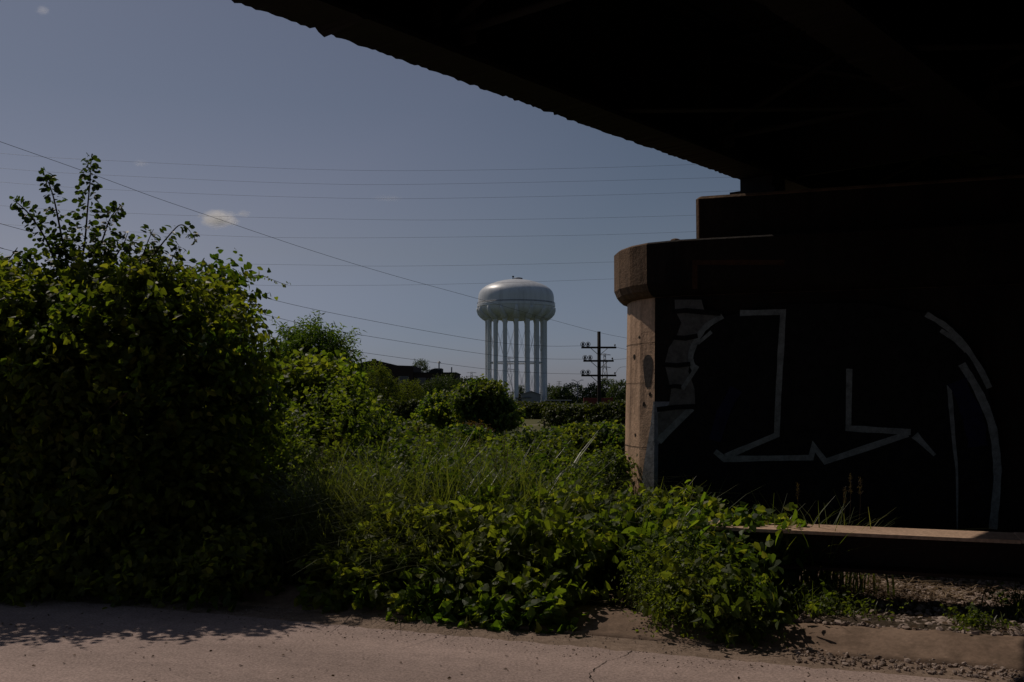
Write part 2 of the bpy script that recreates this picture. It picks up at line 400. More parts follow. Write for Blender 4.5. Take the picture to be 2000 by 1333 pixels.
# crack across the concrete near the edge
mb = MB(); cpts = [G(1235, 1272, 0), G(1215, 1284, 0), G(1190, 1290, 0), G(1165, 1305, 0), G(1152, 1318, 0), G(1158, 1338, 0), G(1150, 1365, 0)]
cl = []
for i in range(len(cpts) - 1):
    for t in np.linspace(0, 1, 7)[:-1]:
        q = cpts[i] * (1 - t) + cpts[i + 1] * t; q = q + np.array([random.gauss(0, .006), random.gauss(0, .006), 0]); cl.append(q)
vs = []
for q in cl:
    wd = random.uniform(0.001, 0.004); vs += [(q[0] - wd, q[1], 0.003), (q[0] + wd, q[1], 0.003)]
mb.add(vs, [(2 * i, 2 * i + 1, 2 * i + 3, 2 * i + 2) for i in range(len(cl) - 1)])
mb.build('crack', M['crack'], bpy.data.objects['road'])

# kerb: rolled concrete, a few joints
kb = MB(); R = []
prof = [(6.57, -0.05), (6.58, 0.003), (6.66, 0.014), (6.74, 0.042), (6.82, 0.070), (6.90, 0.090), (6.97, 0.097), (7.03, 0.095), (7.04, -0.05)]
for a in np.linspace(-14, 14, 240):
    jz = 0.006 * math.sin(a * 2.1) + random.gauss(0, .002); js = 0.012 * math.sin(a * 1.3) + random.gauss(0, .003)
    R.append([W(a, s + js, z + (jz if z > 0 else 0)) for s, z in prof])
kb.rings(R, True, True, True)
tag(kb.build('kerb', M['kerb']), kind='structure')

# far lawn with a worn track between the hedges
def poly_sheet(name, pts, z, mat):
    mb = MB(); mb.add([(p[0], p[1], z) for p in pts], [tuple(range(len(pts)))]); return mb.build(name, mat)
gzf = -0.6
tag(poly_sheet('lawn', [P(1005, 800, 62), P(1110, 800, 62), P(1115, 800, 100), P(1000, 800, 100)], gzf + .012, M['lawn']), kind='structure')
tag(poly_sheet('path', [P(1000, 800, 75.2), P(1110, 800, 77.0), P(1112, 800, 79.0), P(1000, 800, 77.0)], gzf + .02, M['track']), kind='structure')

# ------------------------------------------------------------------ bridge pier
S_W = 9.94                       # front face of the pier
HALF = 1.15                       # half thickness of the shaft
R_K = 0.145                        # overhang of the cap
S_MID = S_W + HALF
a_flat, _ = on_wall(1279 + 56, 700, S_W)
a_end = a_flat + 27.0
_, z_cap0 = on_wall(1266, 577, S_W - .17); _, z_cap1 = on_wall(1266, 470, S_W - .17)
NQ = [RAD(q) for q in (90, 108, 127, 146, 165, 184, 203, 218, 233, 248, 270)]
NF = len(NQ) - 1
def nose_pt(k, e):
    """point on the faceted nose, k from 0 (back) to NF (start of the flat front), e = outward offset"""
    f = int(min(NF - 1, math.floor(k))); fr = k - f
    pa = [(a_flat + (.80 + e) * math.cos(q), S_MID + (HALF + e) * math.sin(q)) for q in NQ[f:f + 2]]
    return pa[0][0] * (1 - fr) + pa[1][0] * fr, pa[0][1] * (1 - fr) + pa[1][1] * fr
def nose_ring(e, z):
    out = [W(*nose_pt(k, e), z) for k in range(NF + 1)]
    return out + [W(a_end, S_MID - HALF - e, z), W(a_end, S_MID + HALF + e, z)]
pier = thing('bridge_pier', 'tall concrete bridge pier with rounded sunlit nose and graffiti on its dark side', 'bridge pier', W(a_flat, S_MID, 0))
mb = MB(); zs = np.linspace(-0.4, z_cap0 + .02, 34); R = []
for z in zs: R.append(nose_ring(0.06 * (1 - z / z_cap0) if z < z_cap0 else 0, z))
mb.rings(R, True, True)
shaft = mb.build('shaft', M['pier'], pier)
mb = MB()
ch = 0.13
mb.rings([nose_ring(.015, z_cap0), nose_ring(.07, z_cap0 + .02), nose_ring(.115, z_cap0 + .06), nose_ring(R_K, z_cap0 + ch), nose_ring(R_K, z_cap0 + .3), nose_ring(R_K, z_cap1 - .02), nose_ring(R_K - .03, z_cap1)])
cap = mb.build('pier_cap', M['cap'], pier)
# horizontal board joints round the nose
for z, d in ((0.62, .005), (1.08, .006), (1.74, .004), (2.15, .005)):
    mb = MB(); e = 0.06 * (1 - z / z_cap0) + .004
    mb.rings([[W(*nose_pt(k, e), z - d / 2), W(*nose_pt(k, e), z + d / 2)] for k in list(range(2, NF)) + [NF - .001]], False, False, False, closed=False)
    mb.build('form_joint', M['crack'], pier)
# bench on the cap that carries the bearings
S_B = S_W + .66
a_b0, z_b1 = on_wall(1358, 384, S_B - .38)
mb = MB(); mb.cbox(W((a_b0 + a_end) / 2, S_B, (z_cap1 + z_b1) / 2), (a_end - a_b0, .76, z_b1 - z_cap1 + .004), .03, (U, N, (0, 0, 1)))
bench = mb.build('bearing_bench', M['cap'], pier)
# lump of rubble lying on the cap
qa, _ = on_wall(1319, 462, S_MID - .9)
rb = MB(); rb.lathe([(0.02, 0), (.07, .0), (.075, .03), (.05, .06), (.02, .07)], W(qa, S_MID - .9, z_cap1), 7, False)
tag(rb.build('rubble', M['cap']), 'small dark lump of rubble lying on the pier cap', 'rubble')

def shade_skin(e_z, parent):
    """shade of the unlit side painted on as a dark skin: rows of (outward offset, height) over the last facet and the flat front"""
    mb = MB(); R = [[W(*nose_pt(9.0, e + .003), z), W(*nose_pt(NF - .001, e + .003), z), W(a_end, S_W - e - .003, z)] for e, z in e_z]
    mb.rings(R, False, False, False, closed=False); mb.build('shade_coat', M['pier_shade'], parent)
shade_skin([(.004, z_cap0 - .002), (.016, z_cap0 - .001), (.07, z_cap0 + .02), (.115, z_cap0 + .06), (R_K, z_cap0 + ch), (R_K, z_cap1 - .02), (R_K - .028, z_cap1 - .001)], cap)
shade_skin([(0.06 * (1 - z / z_cap0), z) for z in np.linspace(0, z_cap0 - .003, 8)], pier)
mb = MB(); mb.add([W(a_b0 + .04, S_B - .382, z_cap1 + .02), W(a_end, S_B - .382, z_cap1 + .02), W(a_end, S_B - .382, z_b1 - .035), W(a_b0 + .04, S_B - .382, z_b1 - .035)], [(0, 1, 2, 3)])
mb.build('shade_coat', M['pier_shade'], bench)  # dark sheet that paints the shade on the bench front
def spline(pts, n=10):
    """smooth curve through points (Catmull-Rom)"""
    p = [np.array(q, float) for q in pts]; p = [2 * p[0] - p[1]] + p + [2 * p[-1] - p[-2]]; out = []
    for i in range(1, len(p) - 2):
        for t in np.linspace(0, 1, n, endpoint=False):
            a, b, c, d = p[i - 1], p[i], p[i + 1], p[i + 2]
            out.append(.5 * ((2 * b) + (c - a) * t + (2 * a - 5 * b + 4 * c - d) * t * t + (3 * b - a - 3 * c + d) * t ** 3))
    out.append(p[-2]); return out
# graffiti: paint strokes as thin skins on the wall
def ribbon(pts, wd, s, taper=False):
    """mitred ribbon in wall coordinates -> quads"""
    p = np.array(pts, float); q = [p[0]]
    for i in range(len(p) - 1):
        n = max(1, int(np.linalg.norm(p[i + 1] - p[i]) / .12))
        for k in range(1, n + 1): q.append(p[i] + (p[i + 1] - p[i]) * k / n)
    p = np.array(q); vs = []
    for i in range(len(p)):
        d0 = p[i] - p[i - 1] if i else p[1] - p[0]; d1 = p[i + 1] - p[i] if i < len(p) - 1 else d0
        d0 = d0 / np.linalg.norm(d0); d1 = d1 / np.linalg.norm(d1)
        n0 = np.array([-d0[1], d0[0]]); n1 = np.array([-d1[1], d1[0]]); m = n0 + n1; m /= np.linalg.norm(m) + 1e-9
        k = wd / 2 / max(.45, float(m @ n0)) * random.uniform(.88, 1.12)
        if taper: k *= 1 - .75 * i / len(p)
        for sg in (1, -1):
            c = p[i] + m * k * sg; vs.append(W(c[0], s, c[1]))
    return vs, [(2 * i, 2 * i + 2, 2 * i + 3, 2 * i + 1) for i in range(len(p) - 1)]
def wallpts(zp, s): return [on_wall(1250 + x / 2.6667, 550 + y / 2.6667, s) for x, y in zp]
S_F = S_W - 0.075
def graf(zp, wd, mat, k, name='paint_line', taper=False, arc=False):
    if arc: zp = [tuple(q) for q in spline([(*q, 0) for q in zp], 6)]; zp = [q[:2] for q in zp]
    s = S_F - .002 - .0015 * k
    v, f = ribbon(wallpts(zp, s), wd, s, taper); mb = MB(); mb.add(v, f); mb.build(name, mat, graffiti)
graffiti = MB()
fillz = [(285, 330), (430, 185), (760, 120), (1150, 110), (1490, 165), (1690, 330), (1810, 540), (1870, 900), (1850, 1320), (90, 1320), (95, 850), (285, 655), (255, 500)]
gv = [W(a, S_F, z) for a, z in wallpts(fillz, S_F)]
graffiti.add(gv, [tuple(range(len(gv)))])
graffiti = graffiti.build('graffiti', M['gblack'], pier)
graf([(520, 165), (745, 160), (720, 600), (712, 800), (445, 912)], 0.056, M['gwhite'], 1)
graf([(390, 885), (440, 925), (890, 918), (905, 860), (965, 938), (1165, 872), (1395, 795)], 0.056, M['gwhite'], 2)
graf([(1090, 455), (1085, 765), (1410, 785)], 0.056, M['gwhite'], 3)
graf([(1430, 800), (1535, 905)], 0.072, M['gwhite'], 1, taper=True, arc=True)
graf([(1490, 170), (1600, 240), (1690, 335), (1770, 455), (1820, 555)], 0.050, M['gwhite'], 1, arc=True)
graf([(1565, 255), (1640, 305), (1700, 365)], 0.039, M['gwhite'], 2, arc=True)
graf([(1675, 430), (1760, 570), (1830, 740), (1855, 900), (1860, 1040), (1838, 1290)], 0.067, M['gwhite'], 2, arc=True)
graf([(1610, 540), (1635, 840), (1650, 1000), (1652, 1290)], 0.042, M['gwhite'], 1, taper=True, arc=True)
graf([(1650, 520), (1730, 700), (1760, 860)], .16, M['gblue'], 4, arc=True)
graf([(500, 560), (430, 690), (390, 830)], .12, M['gblue'], 4)
graf([(430, 180), (330, 250), (265, 380), (285, 470)], 0.056, M['gwhite'], 1, arc=True)
graf([(372, 262), (300, 325)], 0.034, M['gwhite'], 2)
graf([(300, 440), (220, 560)], 0.039, M['gwhite'], 2)
graf([(270, 660), (95, 832)], 0.072, M['gwhite'], 1)
def patch(zp, mat, k, name):
    s = S_F - .0015 * k
    pv = [W(a, s, z) for a, z in wallpts(zp, s)]; mb = MB(); mb.add(pv, [tuple(range(len(pv)))]); mb.build(name, mat, graffiti)
patch([(180, 95), (320, 95), (335, 150), (425, 185), (335, 255), (268, 380), (252, 470), (284, 560), (288, 655), (95, 835), (92, 690), (150, 640), (162, 570), (128, 430), (150, 345), (190, 285), (215, 215), (182, 150)], M['gpale'], 0.4, 'paint_patch')
for zp in ([(165, 158), (240, 152), (420, 168)], [(170, 292), (235, 296), (300, 283)], [(122, 432), (190, 438), (262, 430)], [(140, 552), (180, 545), (215, 550)], [(88, 668), (190, 655), (290, 652)]):
    graf(zp, .045, M['gblack'], 3, 'paint_line')
# bluish white wash round the foot of the nose
def nosepatch(z0, z1, k0, k1, mat, name, off=.006):
    mb = MB(); R = []
    for t in np.linspace(0, 1, 14):
        z = z0 + (z1 - z0) * t; e = 0.06 * (1 - z / z_cap0) + off
        kk0 = k0[0] + (k0[1] - k0[0]) * t + .05 * math.sin(9 * t)
        R.append([W(*nose_pt(k, e), z) for k in sorted(set(list(np.linspace(kk0, k1, 6)) + [9.0]))])
    w_ = min(len(q) for q in R); R = [q for q in R if len(q) == w_]
    mb.rings(R, False, False, False, closed=False); mb.build(name, mat, graffiti)
nosepatch(.05, 1.55, (7.7, 8.9), 9.6, M['gbluewhite'], 'paint_wash', .006)
# dark sprayed blotch and a few spalled hollows on the sunlit nose
mb = MB(); mid_k, mid_z = 8.55, 1.86; e_ = lambda z: 0.06 * (1 - z / z_cap0) + .004
ring = [(mid_k + .30 * math.cos(q) * (1 + .2 * math.sin(3 * q)), mid_z + .20 * math.sin(q) * (1 + .15 * math.cos(2 * q))) for q in np.linspace(0, 2 * math.pi, 25)[:-1]]
mb.add([W(*nose_pt(k_, e_(z_)), z_) for k_, z_ in ring], [tuple(range(len(ring)))]); mb.build('paint_blotch', M['blotch'], pier)
for k_, z_, r_ in ((7.4, 2.02, .030), (7.9, 2.22, .022), (8.3, 1.52, .026), (7.6, 1.2, .02), (8.7, 1.62, .024)):
    mb = MB(); rg = [(k_ + r_ * 4.2 * math.cos(q) * random.uniform(.7, 1.2), z_ + r_ * math.sin(q) * random.uniform(.6, 1.2)) for q in np.linspace(0, 2 * math.pi, 10)[:-1]]
    mb.add([W(*nose_pt(a__, e_(b__)), b__) for a__, b__ in rg], [tuple(range(len(rg)))]); mb.build('spall', M['crack'], pier)
# brown painted frame on the cap's front
s = S_W - R_K - .004
for zp, wd in (([(1357, 565), (1357, 513), (1532, 513)], .05),):
    v, f = ribbon([on_wall(x, y, s) for x, y in zp], wd, s); mb = MB(); mb.add(v, f); mb.build('paint_line', M['gbrown'], cap)

# ------------------------------------------------------------------ bridge
P0 = P(1440, 350, 10.3); z0 = P0[2]
Q0 = G(450, 0, z0)
DV = P0 - Q0; DV[2] = 0; DV /= np.linalg.norm(DV)
RV = np.array([DV[1], -DV[0], 0.0])
def B(t, r, z): return np.array([P0[0], P0[1], 0]) + DV * t + RV * r + np.array([0, 0, z])
bridge = thing('bridge', 'black steel girder bridge overhead crossing the road on a concrete pier', 'bridge', (P0[0], P0[1], 0))
T0, T1 = -24.0, 20.0
GD = 1.25
def girder(r, rough_edge):
    mb = MB(); ts = np.concatenate([[T0], np.linspace(-13, 2, 420), [T1]]) if rough_edge else np.array([T0, T1])
    for sgn, zz in ((0, z0), (1, z0 + GD)):
        R = []
        for t in ts:
            j = (random.gauss(0, .0035) + (random.random() < .03) * random.uniform(-.03, -.005)) if (rough_edge and sgn == 0) else 0
            k = random.gauss(0, .006) if rough_edge else 0
            R.append([B(t, r - .19 + k, zz + j), B(t, r + .19, zz + j * .3), B(t, r + .19, zz + .035), B(t, r - .19 + k, zz + .035)])
        mb.rings(R)
    mb.box(B((T0 + T1) / 2, r, z0 + GD / 2 + .017), (T1 - T0, .03, GD - .035), (DV, RV, (0, 0, 1)))
    for zc in (z0 + .035 + .05, z0 + GD - .05):          # flange angles
        for sd in (-1, 1):
            mb.box(B((T0 + T1) / 2, r + sd * .03, zc), (T1 - T0, .02, .1), (DV, RV, (0, 0, 1)))
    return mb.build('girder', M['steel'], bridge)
def stiffeners(g, r):
    for t in np.arange(T0 + 1.2, T1, 1.8):
        mb = MB()
        for sd in (-1, 1): mb.box(B(t, r + sd * .095, z0 + GD / 2 + .017), (.02, .15, GD - .26), (DV, RV, (0, 0, 1)))
        mb.build('stiffener', M['steel'], g)
spac = 2.3
rs = [0.19 + spac * k for k in range(11)]
for k, r in enumerate(rs):
    g = girder(r, k < 2)
    if k < 4: stiffeners(g, r)
for t in np.arange(-19.0, T1, 3.6):                      # cross frames between the girders
    for k in range(len(rs) - 1):
        if k > 5: continue
        mb = MB(); a_, b_ = rs[k] + .03, rs[k + 1] - .03
        for za, zb in ((z0 + .18, z0 + .18), (z0 + .2, z0 + GD - .2), (z0 + GD - .2, z0 + .2), (z0 + GD - .15, z0 + GD - .15)):
            off = .04 if za > zb else (-.04 if za < zb else 0)
            mb.tube([B(t + off, a_, za), B(t + off, b_, zb)], .035, 4)
        mb.box(B(t, a_ + .12, z0 + .22), (.015, .3, .3), (DV, RV, (0, 0, 1)))
        mb.box(B(t, b_ - .12, z0 + .22), (.015, .3, .3), (DV, RV, (0, 0, 1)))
        mb.build('cross_frame', M['steel'], bridge)
for t in np.arange(-17.2, 0, 3.6):                       # lateral bracing in the plane of the lower flanges
    for k in range(3):
        mb = MB(); mb.box((B(t, rs[k], 0) + B(t + 1.8, rs[k + 1], 0)) / 2 + np.array([0, 0, z0 + .06]),
                          (np.linalg.norm(B(t, rs[k], 0) - B(t + 1.8, rs[k + 1], 0)) - .4, .09, .012),
                          ((lambda d: (d / np.linalg.norm(d), np.cross((0, 0, 1), d / np.linalg.norm(d)), (0, 0, 1)))(B(t + 1.8, rs[k + 1], 0) - B(t, rs[k], 0))))
        mb.build('lateral_brace', M['steel'], bridge)
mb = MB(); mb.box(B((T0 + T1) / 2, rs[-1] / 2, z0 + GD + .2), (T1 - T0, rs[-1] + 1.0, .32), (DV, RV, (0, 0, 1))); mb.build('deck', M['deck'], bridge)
mb = MB(); mb.box(B((T0 + T1) / 2, -.22, z0 + GD + .62), (T1 - T0, .22, .5), (DV, RV, (0, 0, 1))); mb.build('parapet', M['deck'], bridge)
for k, r in enumerate(rs):                               # bearings on the bench
    tb = ((S_B - (P0 @ N)) - RV @ N * r) / (DV @ N)
    mb = MB(); c = B(tb, r, (z_b1 + z0) / 2); hgap = z0 - z_b1
    mb.box(B(tb, r, z_b1 + hgap * .15), (.5, .5, hgap * .3), (DV, RV, (0, 0, 1)))
    mb.box(B(tb, r, z_b1 + hgap * .65), (.3, .36, hgap * .7), (DV, RV, (0, 0, 1)))
    mb.build('bearing', M['steel'], bridge)
# steel end wall between the girders over the pier
mb = MB()
for k in range(len(rs) - 1):
    tb = ((S_B - (P0 @ N)) - RV @ N * (rs[k] + spac / 2)) / (DV @ N)
    mb.box(B(tb, rs[k] + spac / 2, z0 + GD / 2 + .02), (.03, spac - .05, GD - .1), (DV, RV, (0, 0, 1)))
mb.build('end_diaphragm', M['steel'], bridge)

# ------------------------------------------------------------------ low steel barrier beside the road
S_R = 7.7; Z_T, Z_B = 0.625, 0.345
rail = thing('crash_barrier', 'rusty brown steel beam barrier, top flange sunlit, running out of the vines', 'crash barrier', W(0, S_R, 0.12))
a0, a1 = -1.3, 12.0
def long_box(mb, a0, a1, s, z, ws, hz, n=1):
    cuts = np.linspace(a0, a1, n + 1)
    for i in range(n):
        g = .004 if n > 1 else 0
        mb.box(W((cuts[i] + cuts[i + 1]) / 2, s, z + random.gauss(0, .0015) * (n > 1)), (cuts[i + 1] - cuts[i] - g, ws, hz), (U, N, (0, 0, 1)))
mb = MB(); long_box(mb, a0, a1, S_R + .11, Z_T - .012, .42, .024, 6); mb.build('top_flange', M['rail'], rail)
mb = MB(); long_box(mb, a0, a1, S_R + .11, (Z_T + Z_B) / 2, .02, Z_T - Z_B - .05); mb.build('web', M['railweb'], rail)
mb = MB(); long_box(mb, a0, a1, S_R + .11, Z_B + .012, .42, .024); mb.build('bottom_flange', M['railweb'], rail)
for a in np.arange(-1.0, 12, 2.4):
    mb = MB(); mb.box(W(a, S_R + .32, .06), (.14, .14, .9), (U, N, (0, 0, 1))); mb.build('post', M['rail'], rail)
    mb = MB()
    mb.box(W(a, S_R + .165, (Z_T + Z_B) / 2), (.2, .17, .16), (U, N, (0, 0, 1))); mb.build('bracket', M['rail'], rail)

# ------------------------------------------------------------------ water tower
DT = 350.0; kT = DT / F
TX, TY = P(1008, 700, DT)[:2]; zT = lambda y: P(1008, y, DT)[2]
tower = thing('water_tower', 'white water tower with a domed tank on a ring of tall tubular legs', 'water tower', (TX, TY, gzf))
rT = 74.5 * kT
yb = 626
px_prof = [(.02, 626.5), (.3, 626.3), (.5, 625), (.66, 623.5), (.78, 621), (.88, 617.5), (.955, 613), (1.0, 607), (1.01, 601), (1.0, 596), (1.0, 588), (.998, 582), (.985, 576), (.955, 570.5), (.90, 565.5), (.80, 560), (.66, 555.2), (.52, 551.8), (.37, 549), (.2, 547), (.02, 546.2)]
prof = [(rT * a, zT(b)) for a, b in px_prof]
mb = MB(); mb.lathe(prof, (TX, TY, 0), 72); tank = mb.build('tank', M['tower'], tower)
mb = MB(); mb.lathe([(rT * 1.0, zT(601.5)), (rT * 1.028, zT(600.5)), (rT * 1.028, zT(595.5)), (rT * 1.0, zT(595.0))], (TX, TY, 0), 72, False, False); mb.build('balcony', M['tower'], tower)
mb = MB()
for zz in (zT(592.5), zT(593.8)): mb.lathe([(rT * 1.026, zz - .06), (rT * 1.03, zz), (rT * 1.026, zz + .06)], (TX, TY, 0), 72, False, False)
mb.build('handrail', M['galv'], tower)
NL = 16; RL = 56.5 * kT
legs = []
for k in range(NL):
    q = 2 * math.pi * k / NL + RAD(0.3) - math.pi / 2
    x, y = TX + RL * math.cos(q), TY + RL * math.sin(q); legs.append((x, y))
    mb = MB()
    mb.lathe([(1.15, gzf - .3), (1.0, gzf + .5), (.74, gzf + 1.2), (.74, zT(630)), (1.0, zT(624)), (.8, zT(619))], (x, y, 0), 14)
    lg = mb.build('leg', M['tower'], tower)
    mb = MB(); cq, sq = math.cos(q), math.sin(q)   # fairing that runs up the bowl
    mb.tube([(TX + rT * a * cq, TY + rT * a * sq, zT(b)) for a, b in ((.76, 624), (.83, 620.5), (.90, 617), (.96, 613), (1.0, 607), (1.012, 602))], [1.0, 1.05, .95, .8, .6, .4], 8)
    mb.build('fairing', M['tower'], lg)
mb = MB(); mbr = MB()
for k in range(NL):
    a, b = legs[k], legs[(k + 1) % NL]; zt_, zm, zb_ = zT(626), zT(709), gzf + 1
    for (z1, z2) in ((zt_ - 1, zm), (zm, zb_)):
        mbr.tube([(*a, z1), (*b, z2)], .045, 4); mbr.tube([(*b, z1), (*a, z2)], .045, 4)
    mb.tube([(*a, zm), (*b, zm)], .22, 6)
mb.build('strut_ring', M['tower'], tower); mbr.build('bracing_rod', M['tower'], tower)
mb = MB(); mb.lathe([(1.5, zT(547.5)), (1.5, zT(543.5)), (.6, zT(542.5))], (TX + .8, TY, 0), 14); mb.build('roof_hatch', M['galv'], tower)
mb = MB()
for dx, y in ((-.9, 541), (-1.2, 540)):
    mb.tube([(TX + dx, TY, zT(547)), (TX + dx, TY, zT(y))], .1, 5)
mb.box((TX - 1.05, TY, zT(540.5)), (.7, .35, .4)); mb.build('beacon', M['black'], tower)

# ------------------------------------------------------------------ utility pole and its wires
DP = 75.0; kP = DP / F
PX = P(1170, 700, DP)[0]; zP = lambda y: P(1170, y, DP)[2]
upole = thing('utility_pole', 'dark timber utility pole with three crossarms standing behind the pier', 'utility pole', (PX, DP, gzf))
mb = MB(); mb.tube([(PX, DP, gzf - .5), (PX, DP, 1.5), (PX, DP, zP(648))], [.165, .15, .125], 12); mb.build('pole', M['pole'], upole)
arm_y = [(679.5, 1135, 1203), (705.5, 1139, 1198), (734, 1135, 1203)]
ARM = []
for y, xa, xb in arm_y:
    z = zP(y); xl, xr = P(xa, y, DP)[0], P(xb, y, DP)[0]
    mb = MB(); mb.box(((xl + xr) / 2, DP - .21, z), (xr - xl, .12, .14)); arm = mb.build('crossarm', M['pole'], upole)
    mb = MB()
    for sg in (-1, 1): mb.tube([(PX + sg * .62, DP - .16, z - .06), (PX + sg * .12, DP - .16, z - .5)], .025, 5)
    mb.build('brace', M['galv'], arm)
    for dx in (.12, .5):
        mb = MB(); mb.lathe([(.02, .0), (.03, .09), (.09, .1), (.11, .15), (.07, .19), (.1, .23), (.05, .3), (.02, .31)], (xl + dx, DP - .21, z + .06), 10)
        mb.build('insulator', M['porcelain'], arm)
        ring = [(xl + dx + .17 * math.cos(q), DP - .21, z + .25 + .17 * math.sin(q)) for q in np.linspace(0, 2 * math.pi, 17)]
        mb = MB(); mb.tube(ring, .022, 4, False); mb.build('guard_ring', M['galv'], arm)
    mb = MB(); mb.lathe([(.02, .0), (.03, .08), (.07, .09), (.06, .16), (.02, .2)], (xr - .1, DP - .21, z + .06), 8); mb.build('insulator', M['porcelain'], arm)
    ARM.append((xl + .3, z + .28))
def wire(pix, label, r, Dl, Dr, xl=0, xr=1170, group=None):
    """pix: image points left to right; the wire runs straight in plan from depth Dl (at xl) to Dr (at xr)"""
    pa, pb = P(xl, 700, Dl), P(xr, 700, Dr); dv = pb[:2] - pa[:2]; pts = []
    for x, y in pix:
        d = ray(x, y); # intersect with the vertical plane through pa, pb
        n = np.array([dv[1], -dv[0]]); t = (pa[:2] @ n) / (d[:2] @ n); q = d * t; q[2] += EYE; pts.append(q)
    mb = MB(); mb.tube(spline(pts), r, 5); tag(mb.build('wire', M['wire'], None), label, 'wire', group)
gC = 'wires running to the utility pole'
wire([(-420, 318), (-200, 378), (0, 437), (90, 462), (490, 575), (690, 620), (940, 665), (1060, 676), (1140, 676)], 'dark wire meeting the top crossarm of the utility pole', .011, 44, DP, group=gC)
wire([(-420, 375), (-200, 431), (0, 484), (33, 493), (537, 620), (684, 651), (946, 692), (1060, 701), (1143, 702)], 'dark wire meeting the middle crossarm of the utility pole', .011, 44, DP, group=gC)
wire([(-420, 424), (-200, 482), (0, 536), (300, 606), (532, 659), (661, 682), (947, 721), (1060, 729), (1140, 731)], 'dark wire meeting the lowest crossarm of the utility pole', .011, 44, DP, group=gC)
wire([(-420, 130), (-200, 206), (0, 277), (170, 337), (300, 385), (402, 420), (600, 487), (760, 536), (930, 583), (1045, 616), (1167, 649), (1225, 661), (1300, 676)], 'long slanting wire crossing the small cloud down to the pole top', .010, 40, DP, group=gC)
for y, yy in ((693, 703), (709, 706), (718, 712)):
    pass
wire([(1200, 678), (1230, 684), (1290, 692)], 'short wire from the top crossarm towards the pier', .012, 75, 80, 1170, 1300, gC)
wire([(1196, 703), (1230, 700), (1290, 690)], 'short wire rising from the middle crossarm towards the pier', .012, 75, 80, 1170, 1300, gC)
wire([(1200, 733), (1212, 718), (1240, 719), (1290, 724)], 'short wire from the lowest crossarm towards the pier', .012, 75, 80, 1170, 1300, gC)
gT = 'thin power lines across the open sky'
lines = [
 ([(-500, 255), (0, 300), (190, 313), (600, 331), (900, 333), (1350, 322), (1900, 292)], 'uppermost thin power line across the open sky'),
 ([(-500, 280), (0, 329), (300, 347), (600, 359), (850, 360), (1440, 346), (1900, 322)], 'second thin power line from the top of the sky'),
 ([(-500, 308), (0, 356), (300, 375), (600, 386), (850, 388), (1360, 376), (1900, 350)], 'third thin power line, passing just above the small cloud'),
 ([(-500, 357), (0, 402), (300, 419), (600, 427), (900, 430), (1350, 421), (1900, 396)], 'fourth thin power line, passing behind the small cloud'),
 ([(-500, 395), (0, 438), (340, 457), (600, 465), (1000, 462), (1300, 455), (1900, 430)], 'fifth thin power line, just below the small cloud'),
 ([(-500, 462), (0, 498), (350, 513), (600, 518), (800, 520), (1200, 512), (1900, 486)], 'sixth thin power line, leaving the shrub top towards the pier cap'),
 ([(-500, 512), (0, 540), (490, 557), (600, 558), (850, 556), (1200, 545), (1900, 515)], 'lowest thin power line, passing behind the top of the water tower'),
]
for pix, lab in lines: wire(pix, lab, .015, 150, 150, 0, 2000, gT)

# ------------------------------------------------------------------ lattice towers far away
def lattice(px, ytop, D, wpx, label, ybase=None):
    c = P(px, ytop, D); zt = c[2]; k = D / F; x = c[0]
    t = thing('pylon', label, 'pylon', (x, D, gzf), 'lattice pylons on the horizon')
    wb, wt = wpx * k / 2, wpx * k / 9; H = zt - gzf; n = 7; r = max(.09, .16 * k); mb = MB()
    lev = [(gzf + H * (1 - (1 - i / n) ** 1.25), wb + (wt - wb) * min(1, (i / n) * 1.15)) for i in range(n + 1)]
    cs = [(-1, -1), (1, -1), (1, 1), (-1, 1)]
    for i in range(n):
        (za, wa), (zb, wb_) = lev[i], lev[i + 1]
        for q in range(4):
            c0, c1 = cs[q], cs[(q + 1) % 4]
            A = (x + c0[0] * wa, D + c0[1] * wa, za); Bq = (x + c0[0] * wb_, D + c0[1] * wb_, zb)
            A2 = (x + c1[0] * wa, D + c1[1] * wa, za); B2 = (x + c1[0] * wb_, D + c1[1] * wb_, zb)
            mb.tube([A, Bq], r, 4); mb.tube([A, B2], r * .6, 3); mb.tube([A2, Bq], r * .6, 3)
    mb.build('mast', M['galv'], t)
    for fz, fw in ((.97, .75), (.84, .9), (.71, .75)):
        mb = MB(); z = gzf + H * fz; L = wpx * k * fw
        mb.tube([(x - L, D, z), (x, D, z + r * 6), (x + L, D, z)], r * .9, 4); mb.tube([(x - L, D, z), (x + L, D, z)], r * .8, 4)
        mb.build('crossarm', M['galv'], t)
lattice(921, 727, 620, 13, 'small pale lattice pylon left of the water tower')
lattice(994, 698, 480, 17, 'lattice pylon seen between the legs of the water tower')
lattice(1181, 691, 400, 16, 'tall lattice pylon standing right behind the utility pole')
lattice(1092, 745, 800, 7, 'tiny lattice pylon above the trees between tower and utility pole')
lattice(1219, 748, 700, 7, 'tiny lattice pylon above the trees beside the pier')
# street lamp far off
D = 330; k = D / F; lx = P(1128, 760, D)[0]
lamp = thing('street_lamp', 'distant twin armed street lamp above the far trees', 'street lamp', (lx, D, gzf))
mb = MB(); mb.tube([(lx, D, gzf), (lx, D, P(1128, 747, D)[2])], .13, 6); mb.build('post', M['galv'], lamp)
for sg in (-1, 1):
    zt = P(1128, 746, D)[2]; mb = MB(); mb.tube([(lx, D, zt - .1), (lx + sg * 1.2, D, zt + .5)], .08, 5); a_ = mb.build('arm', M['galv'], lamp)
    mb = MB(); mb.box((lx + sg * 1.5, D, zt + .55), (.9, .35, .18)); mb.build('lamp_head', M['galv'], a_)

